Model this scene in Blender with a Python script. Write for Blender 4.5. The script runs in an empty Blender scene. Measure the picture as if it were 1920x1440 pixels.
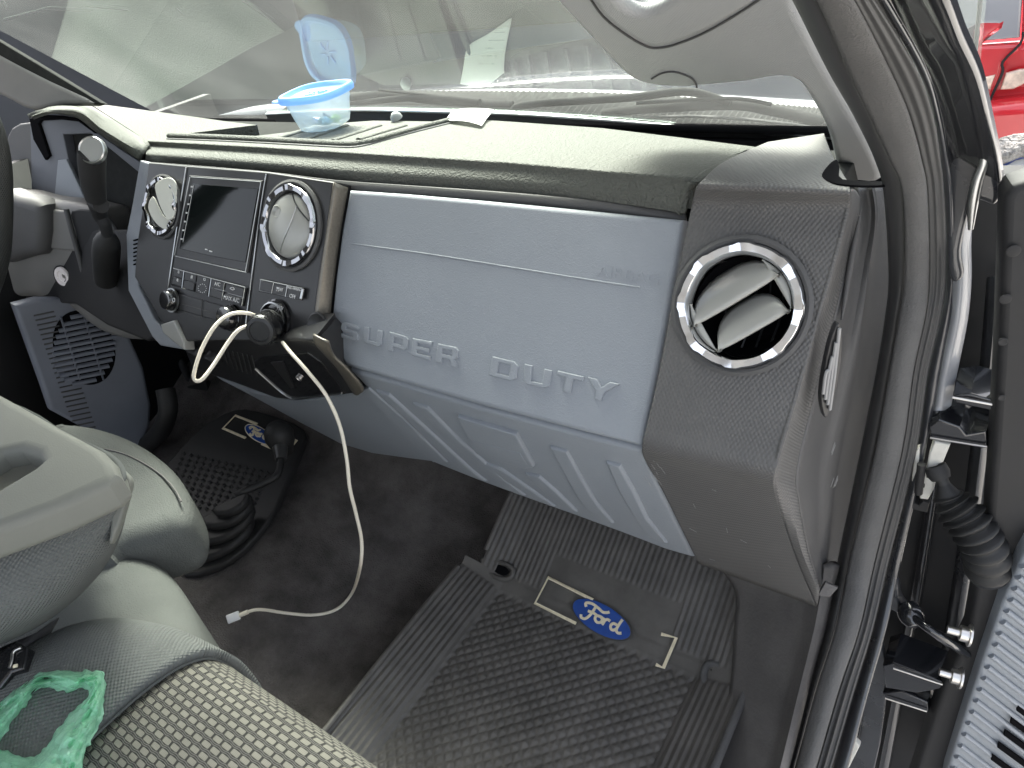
import bpy, bmesh, math, random
from mathutils import Vector, Matrix, noise
R_=math.radians
random.seed(4)
SC=bpy.context.scene
COL=SC.collection
# ---------------------------------------------------------------- camera
FPX=1331.0
_x=-Vector((-2060,-520,1331)).normalized()
_y=Vector((1190,-1160,1331)).normalized()
_y=(_y-_x*_x.dot(_y)).normalized()
_z=_x.cross(_y)
RW=Matrix((_x,_y,_z))                    # camera(right,down,fwd) -> world
CP=Vector((0,0,.95))
cam=bpy.data.cameras.new('camera'); co=bpy.data.objects.new('camera',cam); COL.objects.link(co)
cr=RW@Vector((1,0,0)); cu=RW@Vector((0,-1,0)); cb=RW@Vector((0,0,-1))
co.matrix_world=Matrix(((cr.x,cu.x,cb.x,CP.x),(cr.y,cu.y,cb.y,CP.y),(cr.z,cu.z,cb.z,CP.z),(0,0,0,1)))
cam.sensor_width=36; cam.lens=36*FPX/1920; cam.clip_start=.02; cam.clip_end=400
SC.camera=co
# ---------------------------------------------------------------- light
SUN_EL,SUN_AZ=47,-40     # elevation, azimuth from +Y toward +X
w=bpy.data.worlds.new("World"); SC.world=w; w.use_nodes=True
nt=w.node_tree; bg=nt.nodes['Background']
sky=nt.nodes.new('ShaderNodeTexSky'); sky.sky_type='NISHITA'; sky.sun_disc=False
sky.sun_elevation=R_(SUN_EL); sky.sun_rotation=R_(SUN_AZ); sky.dust_density=6; sky.ozone_density=.7; sky.air_density=1
hz=nt.nodes.new('ShaderNodeHueSaturation'); hz.inputs['Saturation'].default_value=.42; nt.links.new(sky.outputs[0],hz.inputs['Color']); nt.links.new(hz.outputs[0],bg.inputs[0]); bg.inputs[1].default_value=.13
sl=bpy.data.lights.new('sun','SUN'); sl.energy=3.2; sl.angle=R_(24); sl.color=(1,.96,.9)
so=bpy.data.objects.new('sun',sl); COL.objects.link(so)
sd=Vector((math.sin(R_(SUN_AZ))*math.cos(R_(SUN_EL)),math.cos(R_(SUN_AZ))*math.cos(R_(SUN_EL)),math.sin(R_(SUN_EL))))
so.rotation_euler=sd.to_track_quat('Z','Y').to_euler()
vs=SC.view_settings; vs.view_transform='Standard'; vs.look='None'; vs.exposure=2.3; vs.gamma=1; vs.use_curve_mapping=False
SC.render.engine='CYCLES'
try:
    SC.cycles.caustics_reflective=False; SC.cycles.caustics_refractive=False; SC.cycles.max_bounces=8; SC.cycles.transparent_max_bounces=12; SC.cycles.diffuse_bounces=4
except Exception: pass
# ---------------------------------------------------------------- placement helpers
def ray(u,v): return RW@Vector(((u-960)/FPX,(v-720)/FPX,1))
class Pl:
    def __init__(s,n,p): s.n=Vector(n).normalized(); s.p=Vector(p); 
    def __call__(s,u,v): 
        d=ray(u,v); return CP+d*(s.n.dot(s.p-CP)/s.n.dot(d))
    def off(s,d): return Pl(s.n,s.p+s.n*d)
    def basis(s):
        n=s.n if s.n.dot(CP-s.p)>0 else -s.n
        ax=Vector((1,0,0)); ax=ax-n*ax.dot(n)
        if ax.length<.2: ax=Vector((0,1,0)); ax=ax-n*ax.dot(n)
        ax.normalize(); return ax,n.cross(ax),n
def PX(u,v,x): return Pl((1,0,0),(x,0,0))(u,v)
def PY(u,v,y): return Pl((0,1,0),(0,y,0))(u,v)
def PZ(u,v,z): return Pl((0,0,1),(0,0,z))(u,v)
def PD(u,v,d): return CP+ray(u,v)*d
FP=Pl((0,-1,.577),(0,.579,.598))             # sloping dash face
LP=Pl((0,-1,-.30),(0,.50,.463))              # lower dash, turning under
TP=Pl((0,.12,1),(0,.63,.70))                 # top of the dash pad
a_=R_(44)
WS=Pl((0,math.sin(a_),math.cos(a_)),(0,.985,.650))   # windshield
# ---------------------------------------------------------------- materials
def mat(name,col,rough=.5,metal=0,bump=None,spec=.5,var=None,coat=0,alpha=None,trans=0,coord='Object'):
    m=bpy.data.materials.new(name); m.use_nodes=True; t=m.node_tree; N=t.nodes; L=t.links
    b=N['Principled BSDF']; b.inputs['Base Color'].default_value=(*col,1); b.inputs['Roughness'].default_value=rough
    b.inputs['Metallic'].default_value=metal; b.inputs['Specular IOR Level'].default_value=spec; b.inputs['Coat Weight'].default_value=coat
    if trans: b.inputs['Transmission Weight'].default_value=trans
    tc=N.new('ShaderNodeTexCoord')
    if var:      # (scale, amount) or list
        n=N.new('ShaderNodeTexNoise'); n.inputs['Scale'].default_value=var[0]; n.inputs['Detail'].default_value=6; n.inputs['Roughness'].default_value=.65
        L.new(tc.outputs[coord],n.inputs['Vector'])
        r=N.new('ShaderNodeValToRGB'); r.color_ramp.elements[0].position=.35; r.color_ramp.elements[1].position=.68
        r.color_ramp.elements[0].color=tuple(c*(1-var[1]) for c in col)+(1,); r.color_ramp.elements[1].color=tuple(min(1,c*(1+var[1])) for c in col)+(1,)
        L.new(n.outputs['Fac'],r.inputs[0]); L.new(r.outputs[0],b.inputs['Base Color'])
        q=N.new('ShaderNodeMapRange'); q.inputs['To Min'].default_value=rough*.85; q.inputs['To Max'].default_value=min(1,rough*1.15)
        L.new(n.outputs['Fac'],q.inputs[0]); L.new(q.outputs[0],b.inputs['Roughness'])
    if bump:
        kind,sc,dist=bump; h=None
        if kind=='leather':
            v=N.new('ShaderNodeTexVoronoi'); v.feature='SMOOTH_F1'; v.inputs['Scale'].default_value=sc; v.inputs['Smoothness'].default_value=.6
            n2=N.new('ShaderNodeTexNoise'); n2.inputs['Scale'].default_value=sc*.6; n2.inputs['Detail'].default_value=2
            mx=N.new('ShaderNodeVectorMath'); mx.operation='MULTIPLY_ADD'; mx.inputs[1].default_value=(.01,.01,.01)
            L.new(tc.outputs[coord],n2.inputs['Vector']); L.new(n2.outputs['Color'],mx.inputs[0]); L.new(tc.outputs[coord],mx.inputs[2]); L.new(mx.outputs[0],v.inputs['Vector'])
            h=v.outputs['Distance']
        elif kind=='noise':
            v=N.new('ShaderNodeTexNoise'); v.inputs['Scale'].default_value=sc; v.inputs['Detail'].default_value=4; L.new(tc.outputs[coord],v.inputs['Vector']); h=v.outputs['Fac']
        elif kind in('weave','knit'):
            sp=N.new('ShaderNodeSeparateXYZ'); L.new(tc.outputs['UV'],sp.inputs[0])
            def s_(o,f):
                a=N.new('ShaderNodeMath'); a.operation='MULTIPLY'; a.inputs[1].default_value=f; L.new(o,a.inputs[0])
                c=N.new('ShaderNodeMath'); c.operation='SINE'; L.new(a.outputs[0],c.inputs[0]); return c.outputs[0]
            f=2*math.pi/sc
            if kind=='knit':
                a=N.new('ShaderNodeMath'); a.operation='ADD'; L.new(sp.outputs[0],a.inputs[0]); L.new(sp.outputs[1],a.inputs[1])
                c=N.new('ShaderNodeMath'); c.operation='SUBTRACT'; L.new(sp.outputs[0],c.inputs[0]); L.new(sp.outputs[1],c.inputs[1])
                o1,o2=s_(a.outputs[0],f*.7),s_(c.outputs[0],f*.7)
            else: o1,o2=s_(sp.outputs[0],f),s_(sp.outputs[1],f)
            m1=N.new('ShaderNodeMath'); m1.operation='MULTIPLY'; L.new(o1,m1.inputs[0]); L.new(o2,m1.inputs[1]); h=m1.outputs[0]
        bp=N.new('ShaderNodeBump'); bp.inputs['Strength'].default_value=1; bp.inputs['Distance'].default_value=dist
        L.new(h,bp.inputs['Height']); L.new(bp.outputs[0],b.inputs['Normal'])
    return m
M={}
M['pad']=mat('pad',(.100,.104,.093),.68,bump=('leather',300,.0018),var=(6,.06),spec=.16)
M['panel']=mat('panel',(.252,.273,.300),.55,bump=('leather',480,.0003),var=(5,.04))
M['pod']=mat('pod',(.095,.093,.091),.55,bump=('weave',.0042,.0003),var=(14,.08))
M['podside']=mat('podside',(.078,.077,.077),.6,bump=('leather',600,.0002),var=(20,.06))
M['bezel']=mat('bezel',(.022,.022,.023),.38,var=(12,.1))
M['gloss']=mat('gloss',(.012,.012,.013),.12,coat=.5)
M['screen']=mat('screen',(.006,.008,.008),.08,spec=.25)
M['side']=mat('side',(.16,.145,.12),.33,metal=.45,var=(300,.12))
M['chrome']=mat('chrome',(.85,.86,.88),.06,metal=1)
M['chrome_dimmed']=mat('chrome_dimmed',(.30,.30,.31),.10,metal=1)  # same chrome, darkened in its colour for dim reflections at the stack
M['satin']=mat('satin',(.45,.46,.46),.3,metal=1)
M['vane']=mat('vane',(.36,.36,.335),.33,metal=.2)
M['black']=mat('black',(.014,.014,.015),.7,var=(30,.2))
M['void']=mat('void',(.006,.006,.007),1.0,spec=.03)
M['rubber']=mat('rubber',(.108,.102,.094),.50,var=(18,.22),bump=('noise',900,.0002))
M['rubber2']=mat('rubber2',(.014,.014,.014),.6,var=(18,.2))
M['carpet']=mat('carpet',(.115,.105,.10),.98,bump=('noise',380,.004),var=(11,.42),spec=.1)
M['seal']=mat('seal',(.115,.114,.113),.75,spec=.25,bump=('leather',520,.0006),var=(20,.08))
M['sealsm']=mat('sealsm',(.04,.04,.041),.42,var=(20,.1))
M['lip']=mat('lip',(.055,.055,.055),.6)
M['trim']=mat('trim',(.37,.375,.38),.6,bump=('weave',.0028,.00012),var=(8,.03))
M['paint']=mat('paint',(.012,.013,.016),.2,coat=1,var=(9,.2))
M['paintw']=mat('paintw',(.035,.037,.042),.28,coat=.6,var=(9,.3))
M['hoodp']=mat('hoodp',(.010,.014,.024),.18,coat=1)
M['matte']=mat('matte',(.03,.031,.03),1.0,spec=.08,var=(30,.2))
M['darkpanel']=mat('darkpanel',(.12,.128,.145),.6,var=(8,.06))
M['gbar0']=mat('gbar0',(.26,.26,.26),.7)
M['steel']=mat('steel',(.65,.63,.60),.3,metal=1)
M['plastw']=mat('plastw',(.62,.61,.56),.5,var=(40,.08))
M['cloth']=mat('cloth',(.135,.142,.138),.95,bump=('weave',.0044,.0006),spec=.05,var=(10,.08))
M['cloth2']=mat('cloth2',(.118,.124,.118),.97,bump=('noise',520,.0012),spec=.03,var=(9,.07))
M['lid']=mat('lid',(.165,.170,.150),.7,bump=('noise',700,.0002),var=(7,.05))
M['cable']=mat('cable',(.80,.74,.62),.5)
M['white']=mat('white',(.85,.85,.86),.35)
M['mark']=mat('mark',(.80,.72,.52),.6,var=(120,.12))
M['blue']=mat('blue',(.010,.065,.32),.35,var=(60,.15))
M['text']=mat('text',(.62,.62,.62),.5)
M['red']=mat('red',(.62,.03,.04),.25,coat=1,var=(2,.1))
M['ground']=mat('ground',(.085,.085,.085),.95,bump=('noise',30,.001),var=(3,.15))
M['brown']=mat('brown',(.11,.104,.10),.75,bump=('noise',260,.0007),var=(14,.22))
M['col']=mat('col',(.19,.185,.175),.5,bump=('noise',900,.0002),var=(20,.05))
M['wheel']=mat('wheel',(.05,.052,.05),.45,bump=('weave',.003,.0006))
M['greyplast']=mat('greyplast',(.33,.34,.33),.4)
def node_glass():
    m=bpy.data.materials.new('windshield_glass'); m.use_nodes=True; t=m.node_tree; N=t.nodes; L=t.links; N.clear()
    g=N.new('ShaderNodeNewGeometry'); d=N.new('ShaderNodeVectorMath'); d.operation='DOT_PRODUCT'; L.new(g.outputs['Normal'],d.inputs[0]); L.new(g.outputs['Incoming'],d.inputs[1])
    def ma(op,a,b=None):
        x=N.new('ShaderNodeMath'); x.operation=op
        for i,q in enumerate((a,b)):
            if q is None: continue
            if isinstance(q,(int,float)): x.inputs[i].default_value=q
            else: L.new(q,x.inputs[i])
        return x.outputs[0]
    c=ma('ABSOLUTE',d.outputs['Value']); f=ma('POWER',ma('SUBTRACT',1,c),5); f=ma('ADD',ma('MULTIPLY',f,1.1),.06)
    tr=N.new('ShaderNodeBsdfTransparent'); tr.inputs[0].default_value=(.83,.90,.84,1)
    gl=N.new('ShaderNodeBsdfGlossy'); gl.inputs['Roughness'].default_value=0; gl.inputs[0].default_value=(.80,.95,.86,1)
    mx=N.new('ShaderNodeMixShader'); L.new(f,mx.inputs[0]); L.new(tr.outputs[0],mx.inputs[1]); L.new(gl.outputs[0],mx.inputs[2])
    df=N.new('ShaderNodeBsdfTranslucent'); df.inputs[0].default_value=(.8,.84,.8,1)
    tc=N.new('ShaderNodeTexCoord'); n=N.new('ShaderNodeTexNoise'); n.inputs['Scale'].default_value=5; n.inputs['Detail'].default_value=8; L.new(tc.outputs['Object'],n.inputs[0])
    du=ma('MULTIPLY',n.outputs['Fac'],.06)
    m2=N.new('ShaderNodeMixShader'); L.new(du,m2.inputs[0]); L.new(mx.outputs[0],m2.inputs[1]); L.new(df.outputs[0],m2.inputs[2])
    o=N.new('ShaderNodeOutputMaterial'); L.new(m2.outputs[0],o.inputs[0]); return m
M['glass']=node_glass()
def thin(name,col,tr,rough=.3,bump=None):   # thin translucent plastic film
    m=bpy.data.materials.new(name); m.use_nodes=True; t=m.node_tree; N=t.nodes; L=t.links; N.clear()
    T=N.new('ShaderNodeBsdfTransparent'); T.inputs[0].default_value=(*[c**.25 for c in col],1)
    b=N.new('ShaderNodeBsdfPrincipled'); b.inputs['Base Color'].default_value=(*col,1); b.inputs['Roughness'].default_value=rough
    tl=N.new('ShaderNodeBsdfTranslucent'); tl.inputs[0].default_value=(*col,1)
    a=N.new('ShaderNodeMixShader'); a.inputs[0].default_value=.45; L.new(b.outputs[0],a.inputs[1]); L.new(tl.outputs[0],a.inputs[2])
    x=N.new('ShaderNodeMixShader'); x.inputs[0].default_value=1-tr; L.new(T.outputs[0],x.inputs[1]); L.new(a.outputs[0],x.inputs[2])
    if bump:
        tc=N.new('ShaderNodeTexCoord'); n=N.new('ShaderNodeTexNoise'); n.inputs['Scale'].default_value=bump[0]; n.inputs['Detail'].default_value=5; n.inputs['Distortion'].default_value=1.5; L.new(tc.outputs['Object'],n.inputs[0])
        bp=N.new('ShaderNodeBump'); bp.inputs['Distance'].default_value=bump[1]; L.new(n.outputs[0],bp.inputs['Height'])
        L.new(bp.outputs[0],b.inputs['Normal']); L.new(bp.outputs[0],tl.inputs['Normal'])
    o=N.new('ShaderNodeOutputMaterial'); L.new(x.outputs[0],o.inputs[0]); return m
M['bag']=thin('bag',(.62,.98,.78),.34,.15,(60,.006))
M['tub']=thin('tub',(.80,.84,.80),.50,.25)
M['tublid']=thin('tublid',(.30,.52,.90),.12,.3)
M['paper']=thin('paper',(.85,.86,.84),.06,.6)
M['lamp']=mat('lamp',(.75,.62,.50),.25,coat=1,var=(25,.3))
M['carglass']=mat('carglass',(.30,.31,.33),.08,coat=1)
def seat_pattern():
    m=bpy.data.materials.new('seat_weave'); m.use_nodes=True; t=m.node_tree; N=t.nodes; L=t.links
    b=N['Principled BSDF']; b.inputs['Roughness'].default_value=.9; b.inputs['Specular IOR Level'].default_value=.15
    tc=N.new('ShaderNodeTexCoord'); sp=N.new('ShaderNodeSeparateXYZ'); L.new(tc.outputs['UV'],sp.inputs[0])
    def ma(op,a,b_=None,c=None):
        x=N.new('ShaderNodeMath'); x.operation=op
        for i,q in enumerate((a,b_,c)):
            if q is None: continue
            if isinstance(q,(int,float)): x.inputs[i].default_value=q
            else: L.new(q,x.inputs[i])
        return x.outputs[0]
    U,V=sp.outputs[0],sp.outputs[1]
    PU,PV=.0124,.0080
    u=ma('DIVIDE',U,PU); v0=ma('DIVIDE',V,PV)
    rowraw=ma('FLOOR',v0)
    par=ma('MULTIPLY',ma('MODULO',ma('ABSOLUTE',rowraw),2),.5)
    uu=ma('ADD',u,par)
    fu=ma('SUBTRACT',ma('FRACT',uu),.5); fv=ma('SUBTRACT',ma('FRACT',v0),.5)
    au,av=ma('ABSOLUTE',fu),ma('ABSOLUTE',fv)
    # rounded block
    blk=ma('MULTIPLY',ma('SUBTRACT',1,ma('POWER',ma('DIVIDE',au,.40),6)),1); blk=ma('SUBTRACT',blk,ma('POWER',ma('DIVIDE',av,.29),6))
    blkm=N.new('ShaderNodeMapRange'); blkm.inputs['From Min'].default_value=-.25; blkm.inputs['From Max'].default_value=.25; L.new(blk,blkm.inputs[0])
    # wavy thread between rows : bright centre with dark sides
    wav=ma('MULTIPLY',ma('COSINE',ma('MULTIPLY',fu,6.283)),.055)
    dist=ma('ABSOLUTE',ma('SUBTRACT',av,ma('ADD',.41,wav)))
    th=N.new('ShaderNodeMapRange'); th.inputs['From Min'].default_value=.085; th.inputs['From Max'].default_value=.03; L.new(dist,th.inputs[0])
    rib=ma('ADD',.86,ma('MULTIPLY',ma('SINE',ma('MULTIPLY',fu,6.283*7)),.14))
    mixA=N.new('ShaderNodeMix'); mixA.data_type='RGBA'; mixA.inputs[6].default_value=(.040,.039,.037,1); mixA.inputs[7].default_value=(.12,.117,.11,1); L.new(th.outputs[0],mixA.inputs[0])
    br=N.new('ShaderNodeMix'); br.data_type='RGBA'; br.inputs[6].default_value=(.105,.103,.090,1); br.inputs[7].default_value=(.20,.194,.168,1)
    L.new(rib,br.inputs[0])
    n=N.new('ShaderNodeTexNoise'); n.inputs['Scale'].default_value=14; L.new(tc.outputs['Object'],n.inputs[0])
    mixB=N.new('ShaderNodeMix'); mixB.data_type='RGBA'; L.new(blkm.outputs[0],mixB.inputs[0]); L.new(mixA.outputs[2],mixB.inputs[6]); L.new(br.outputs[2],mixB.inputs[7])
    hs=N.new('ShaderNodeHueSaturation'); L.new(mixB.outputs[2],hs.inputs['Color']); L.new(ma('ADD',.72,ma('MULTIPLY',n.outputs['Fac'],.5)),hs.inputs['Value'])
    L.new(hs.outputs[0],b.inputs['Base Color'])
    hgt=ma('ADD',ma('MULTIPLY',blkm.outputs[0],rib),ma('MULTIPLY',th.outputs[0],.6))
    bp=N.new('ShaderNodeBump'); bp.inputs['Distance'].default_value=.0012; L.new(hgt,bp.inputs['Height']); L.new(bp.outputs[0],b.inputs['Normal'])
    return m
M['pattern']=seat_pattern()
# ---------------------------------------------------------------- object helpers
def link(name,me,m,parent=None):
    me.name=name
    o=bpy.data.objects.new(name,me); COL.objects.link(o)
    if m is not None and not me.materials: me.materials.append(M[m] if isinstance(m,str) else m)
    if parent is not None:
        o.parent=parent
        base=Vector((0,0,0)); p=parent
        while p is not None: base+=Vector(p.location); p=p.parent
        o.location=-base
    return o
def thing(name,label,cat,loc,group=None):
    o=bpy.data.objects.new(name,None); COL.objects.link(o); o.location=loc; o.empty_display_size=.05
    o['label']=label; o['category']=cat
    if group: o['group']=group
    return o
def tag(o,label,cat,group=None,kind=None):
    if label: o['label']=label
    if cat: o['category']=cat
    if group: o['group']=group
    if kind: o['kind']=kind
    return o
def smooth(me,ang=35):
    for p in me.polygons: p.use_smooth=True
    try: me.set_sharp_from_angle(angle=R_(ang))
    except Exception: pass
def cr_(pts,n=6,closed=False):     # catmull-rom on lists of tuples/vectors
    P=[Vector(p) for p in pts]; out=[]; L=len(P)
    rng=range(L if closed else L-1)
    for i in rng:
        if closed: a,b,c,d=P[i-1],P[i],P[(i+1)%L],P[(i+2)%L]
        else: a,b,c,d=P[max(i-1,0)],P[i],P[i+1],P[min(i+2,L-1)]
        for k in range(n):
            t=k/n; out.append(.5*((2*b)+(c-a)*t+(2*a-5*b+4*c-d)*t*t+(3*b-a-3*c+d)*t**3))
    if not closed: out.append(P[-1])
    return out
def curve_mesh(loops,ext,bev,res=3):
    cu=bpy.data.curves.new('tmp','CURVE'); cu.dimensions='2D'; cu.fill_mode='BOTH'
    for l in loops:
        s=cu.splines.new('POLY'); s.points.add(len(l)-1); s.use_cyclic_u=True
        for i,p in enumerate(l): s.points[i].co=(p[0],p[1],0,1)
    cu.extrude=max(ext-bev,0); cu.bevel_depth=bev; cu.bevel_resolution=res; cu.offset=-bev
    o=bpy.data.objects.new('tmp',cu); COL.objects.link(o)
    dg=bpy.context.evaluated_depsgraph_get(); dg.update()
    me=bpy.data.meshes.new_from_object(o.evaluated_get(dg)); bpy.data.objects.remove(o); bpy.data.curves.remove(cu)
    return me
def xf(me,plane,org,depth=0):
    ax,ay,n=plane.basis()
    for v in me.vertices:
        c=v.co; v.co=org+ax*c.x+ay*c.y+n*(c.z-depth)
def uvplane(me,ax,ay):
    uv=me.uv_layers.new(name='UVMap') if not me.uv_layers else me.uv_layers[0]
    for lp in me.loops:
        c=me.vertices[lp.vertex_index].co; uv.data[lp.index].uv=(c.dot(ax),c.dot(ay))
def slab(name,px,plane,th,m,parent,bev=.002,holes=(),sm=0,res=3,world=False):
    return slab_(name,px,plane,th,m,parent,bev,holes,sm,res,world)
def parea(l): return abs(sum(l[i-1][0]*l[i][1]-l[i][0]*l[i-1][1] for i in range(len(l))))/2
def slab_(name,px,plane,th,m,parent,bev,holes,sm,res,world):
    """plate with a traced outline: front face lies on plane, th thick behind it"""
    ax,ay,n=plane.basis(); org=plane.p
    def cv(l):
        if world: pts=[Vector(p) for p in l]
        else: pts=[plane(*p) for p in l]
        q=[((p-org).dot(ax),(p-org).dot(ay)) for p in pts]
        if sm: q=[(a.x,a.y) for a in cr_([(a,b,0) for a,b in q],sm,True)]
        return q
    L0=[cv(px)]+[cv(h) for h in holes]; want=parea(L0[0])-sum(parea(h) for h in L0[1:])
    b_=min(bev,th/2*.98)
    for att in range(7):
        me=curve_mesh(L0,th/2,b_,res)
        got=sum(p.area for p in me.polygons if p.normal.z>.99)
        if got>want*.45: break
        print('FILL RETRY',name,att,got,want); b_*=.75
        L0=[[(a+random.uniform(-1,1)*1e-4,b+random.uniform(-1,1)*1e-4) for a,b in l] for l in L0]
    xf(me,plane,org,th/2); uvplane(me,ax,ay); smooth(me,30)
    return link(name,me,m,parent)
def grid(name,rows,m,parent,thick=0,close=False,sm=(1,1),uv=None,ang=50,thoff=-1):
    """surface through rows of 3-D points (optionally catmull-rom refined)"""
    rows=[[Vector(p) for p in r] for r in rows]
    if sm[0]>1: rows=[cr_(r,sm[0],close) for r in rows]
    if sm[1]>1:
        cols=[cr_([r[j] for r in rows],sm[1]) for j in range(len(rows[0]))]
        rows=[[c[i] for c in cols] for i in range(len(cols[0]))]
    me=bpy.data.meshes.new(name); V=[p for r in rows for p in r]; nc=len(rows[0]); F=[]
    for i in range(len(rows)-1):
        for j in range(nc if close else nc-1):
            k=(j+1)%nc; F.append((i*nc+j,i*nc+k,(i+1)*nc+k,(i+1)*nc+j))
    me.from_pydata([tuple(p) for p in V],[],F); me.update()
    # uv = arc length
    ul=me.uv_layers.new(name='UVMap')
    U=[[0]*nc for _ in rows]; W=[[0]*nc for _ in rows]
    for i in range(len(rows)):
        for j in range(1,nc): U[i][j]=U[i][j-1]+(rows[i][j]-rows[i][j-1]).length
    mid=nc//2; acc=0
    for i in range(len(rows)):
        if i: acc+=(rows[i][mid]-rows[i-1][mid]).length
        for j in range(nc): W[i][j]=acc
    for lp in me.loops:
        i,j=divmod(lp.vertex_index,nc)
        ul.data[lp.index].uv=uv(V[lp.vertex_index]) if uv else (U[i][j],W[i][j])
    for p in me.polygons: p.use_smooth=True
    o=link(name,me,m,parent)
    # orient to camera
    s=0
    for p in me.polygons: s+=p.normal.dot(CP-p.center)*p.area
    if s<0: me.flip_normals()
    try: me.set_sharp_from_angle(angle=R_(ang))
    except Exception: pass
    if thick:
        md=o.modifiers.new('s','SOLIDIFY'); md.thickness=thick; md.offset=thoff; md.use_even_offset=False
    return o
def frames(pts):
    T=[]
    for i in range(len(pts)):
        a=pts[max(i-1,0)]; b=pts[min(i+1,len(pts)-1)]; T.append((b-a).normalized() if (b-a).length>1e-9 else Vector((0,0,1)))
    n=T[0].orthogonal().normalized(); out=[]
    for t in T:
        n=(n-t*n.dot(t)).normalized(); out.append((t,n,t.cross(n)))
    return out
def tube(name,pts,r,m,parent,n=6,seg=10,flat=1,dirv=None):
    """r number or list along pts"""
    pts=[Vector(p) for p in pts]
    rr=[r]*len(pts) if isinstance(r,(int,float)) else list(r)
    P=cr_(pts,n) if n>1 else pts
    RR=[v.x for v in cr_([(q,0,0) for q in rr],n)] if n>1 else rr
    fr=frames(P); V=[];F=[]
    for i,(p,(t,a,b)) in enumerate(zip(P,fr)):
        if dirv is not None:
            b=t.cross(dirv).normalized(); a=b.cross(t)
        for k in range(seg):
            th=2*math.pi*k/seg; V.append(p+a*math.cos(th)*RR[i]*flat+b*math.sin(th)*RR[i])
    for i in range(len(P)-1):
        for k in range(seg): F.append((i*seg+k,i*seg+(k+1)%seg,(i+1)*seg+(k+1)%seg,(i+1)*seg+k))
    F.append(tuple(range(seg))[::-1]); F.append(tuple((len(P)-1)*seg+k for k in range(seg)))
    me=bpy.data.meshes.new(name); me.from_pydata([tuple(v) for v in V],[],F); me.update(); smooth(me,60)
    ul=me.uv_layers.new(name='UVMap')
    for lp in me.loops:
        i,k=divmod(lp.vertex_index,seg); ul.data[lp.index].uv=(i*.004,k*.006)
    return link(name,me,m,parent)
def lathe(name,c,ax,prof,m,parent,seg=40,mod=None,a0=0,a1=360,up=None):
    """prof: list of (radius, height along axis)"""
    ax=Vector(ax).normalized(); e=(Vector(up)-ax*Vector(up).dot(ax)).normalized() if up else ax.orthogonal().normalized(); f=ax.cross(e); V=[];F=[]
    full=abs(a1-a0)>=360; ns=seg if full else seg+1
    for k in range(ns):
        t=R_(a0+(a1-a0)*k/seg)
        for (r,h) in prof:
            if mod: r,h=mod(k,r,h)
            V.append(Vector(c)+e*math.cos(t)*r+f*math.sin(t)*r+ax*h)
    n=len(prof)
    for k in range(seg):
        k2=(k+1)%ns
        for j in range(n-1): F.append((k*n+j,k2*n+j,k2*n+j+1,k*n+j+1))
    me=bpy.data.meshes.new(name); me.from_pydata([tuple(v) for v in V],[],F); me.update()
    bm=bmesh.new(); bm.from_mesh(me); bmesh.ops.remove_doubles(bm,verts=bm.verts,dist=1e-6); bmesh.ops.recalc_face_normals(bm,faces=bm.faces); bm.to_mesh(me); bm.free()
    smooth(me,40); return link(name,me,m,parent)
def box(name,c,s,m,parent,rot=None,bev=.002):
    me=bpy.data.meshes.new(name); bm=bmesh.new(); bmesh.ops.create_cube(bm,size=1)
    for v in bm.verts: v.co=Vector((v.co.x*s[0],v.co.y*s[1],v.co.z*s[2]))
    if bev: bmesh.ops.bevel(bm,geom=bm.edges[:],offset=bev,segments=3,affect='EDGES',profile=.5)
    mt=(rot if rot is not None else Matrix.Identity(3)).to_4x4(); mt.translation=Vector(c)
    bmesh.ops.transform(bm,matrix=mt,verts=bm.verts); bm.to_mesh(me); bm.free(); smooth(me,40)
    return link(name,me,m,parent)
def text(name,s,plane,u,v,size,m,parent,sx=1,ext=.0003,rot=0,bev=0):
    cu=bpy.data.curves.new('t','FONT'); cu.body=s; cu.size=size; cu.align_x='CENTER'; cu.align_y='CENTER'; cu.extrude=ext; cu.bevel_depth=bev
    o=bpy.data.objects.new('t',cu); COL.objects.link(o); dg=bpy.context.evaluated_depsgraph_get(); dg.update()
    me=bpy.data.meshes.new_from_object(o.evaluated_get(dg)); bpy.data.objects.remove(o)
    c,s_=math.cos(R_(rot)),math.sin(R_(rot))
    for q in me.vertices:
        x,y=q.co.x*sx,q.co.y; q.co.x=x*c-y*s_; q.co.y=x*s_+y*c
    xf(me,plane,plane(u,v),-ext); return link(name,me,m,parent)
def basisrot(plane):
    ax,ay,n=plane.basis(); return Matrix(((ax.x,ay.x,n.x),(ax.y,ay.y,n.y),(ax.z,ay.z,n.z)))

# ================================================================ SETTING
g=grid('ground',[[(-40,-30,-.75),(40,-30,-.75)],[(-40,90,-.75),(40,90,-.75)]],'ground',None); g['kind']='structure'
pv=grid('bounce_ground',[[(-.9,-30,-.744),(40,-30,-.744)],[(-.9,0,-.744),(40,0,-.744)],[(-.3,9,-.744),(40,9,-.744)],[(-.3,60,-.744),(40,60,-.744)]],mat('bounce_ground_pale',(.36,.35,.33),.9,var=(3,.12)),None); pv['kind']='structure'  # pale ground strip added to bounce fill light into the cab
def floor_z(x,y):
    def ss(a,b,t): t=max(0,min(1,(t-a)/(b-a))); return t*t*(3-2*t)
    h=.105*ss(-.74,-.98,x)*(1-ss(-1.30,-1.45,x))
    toe=max(0,y-.60)*.55
    return h+toe
rows=[]
for j in range(70):
    y=-.6+j*1.75/69
    rows.append([(x,y,floor_z(x,y)+.002*noise.noise(Vector((x*9,y*9,0)))) for x in [-1.72+i*1.645/80 for i in range(81)]])
fl=grid('carpet_floor',rows,'carpet',None,thick=.02); fl['kind']='structure'

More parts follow.
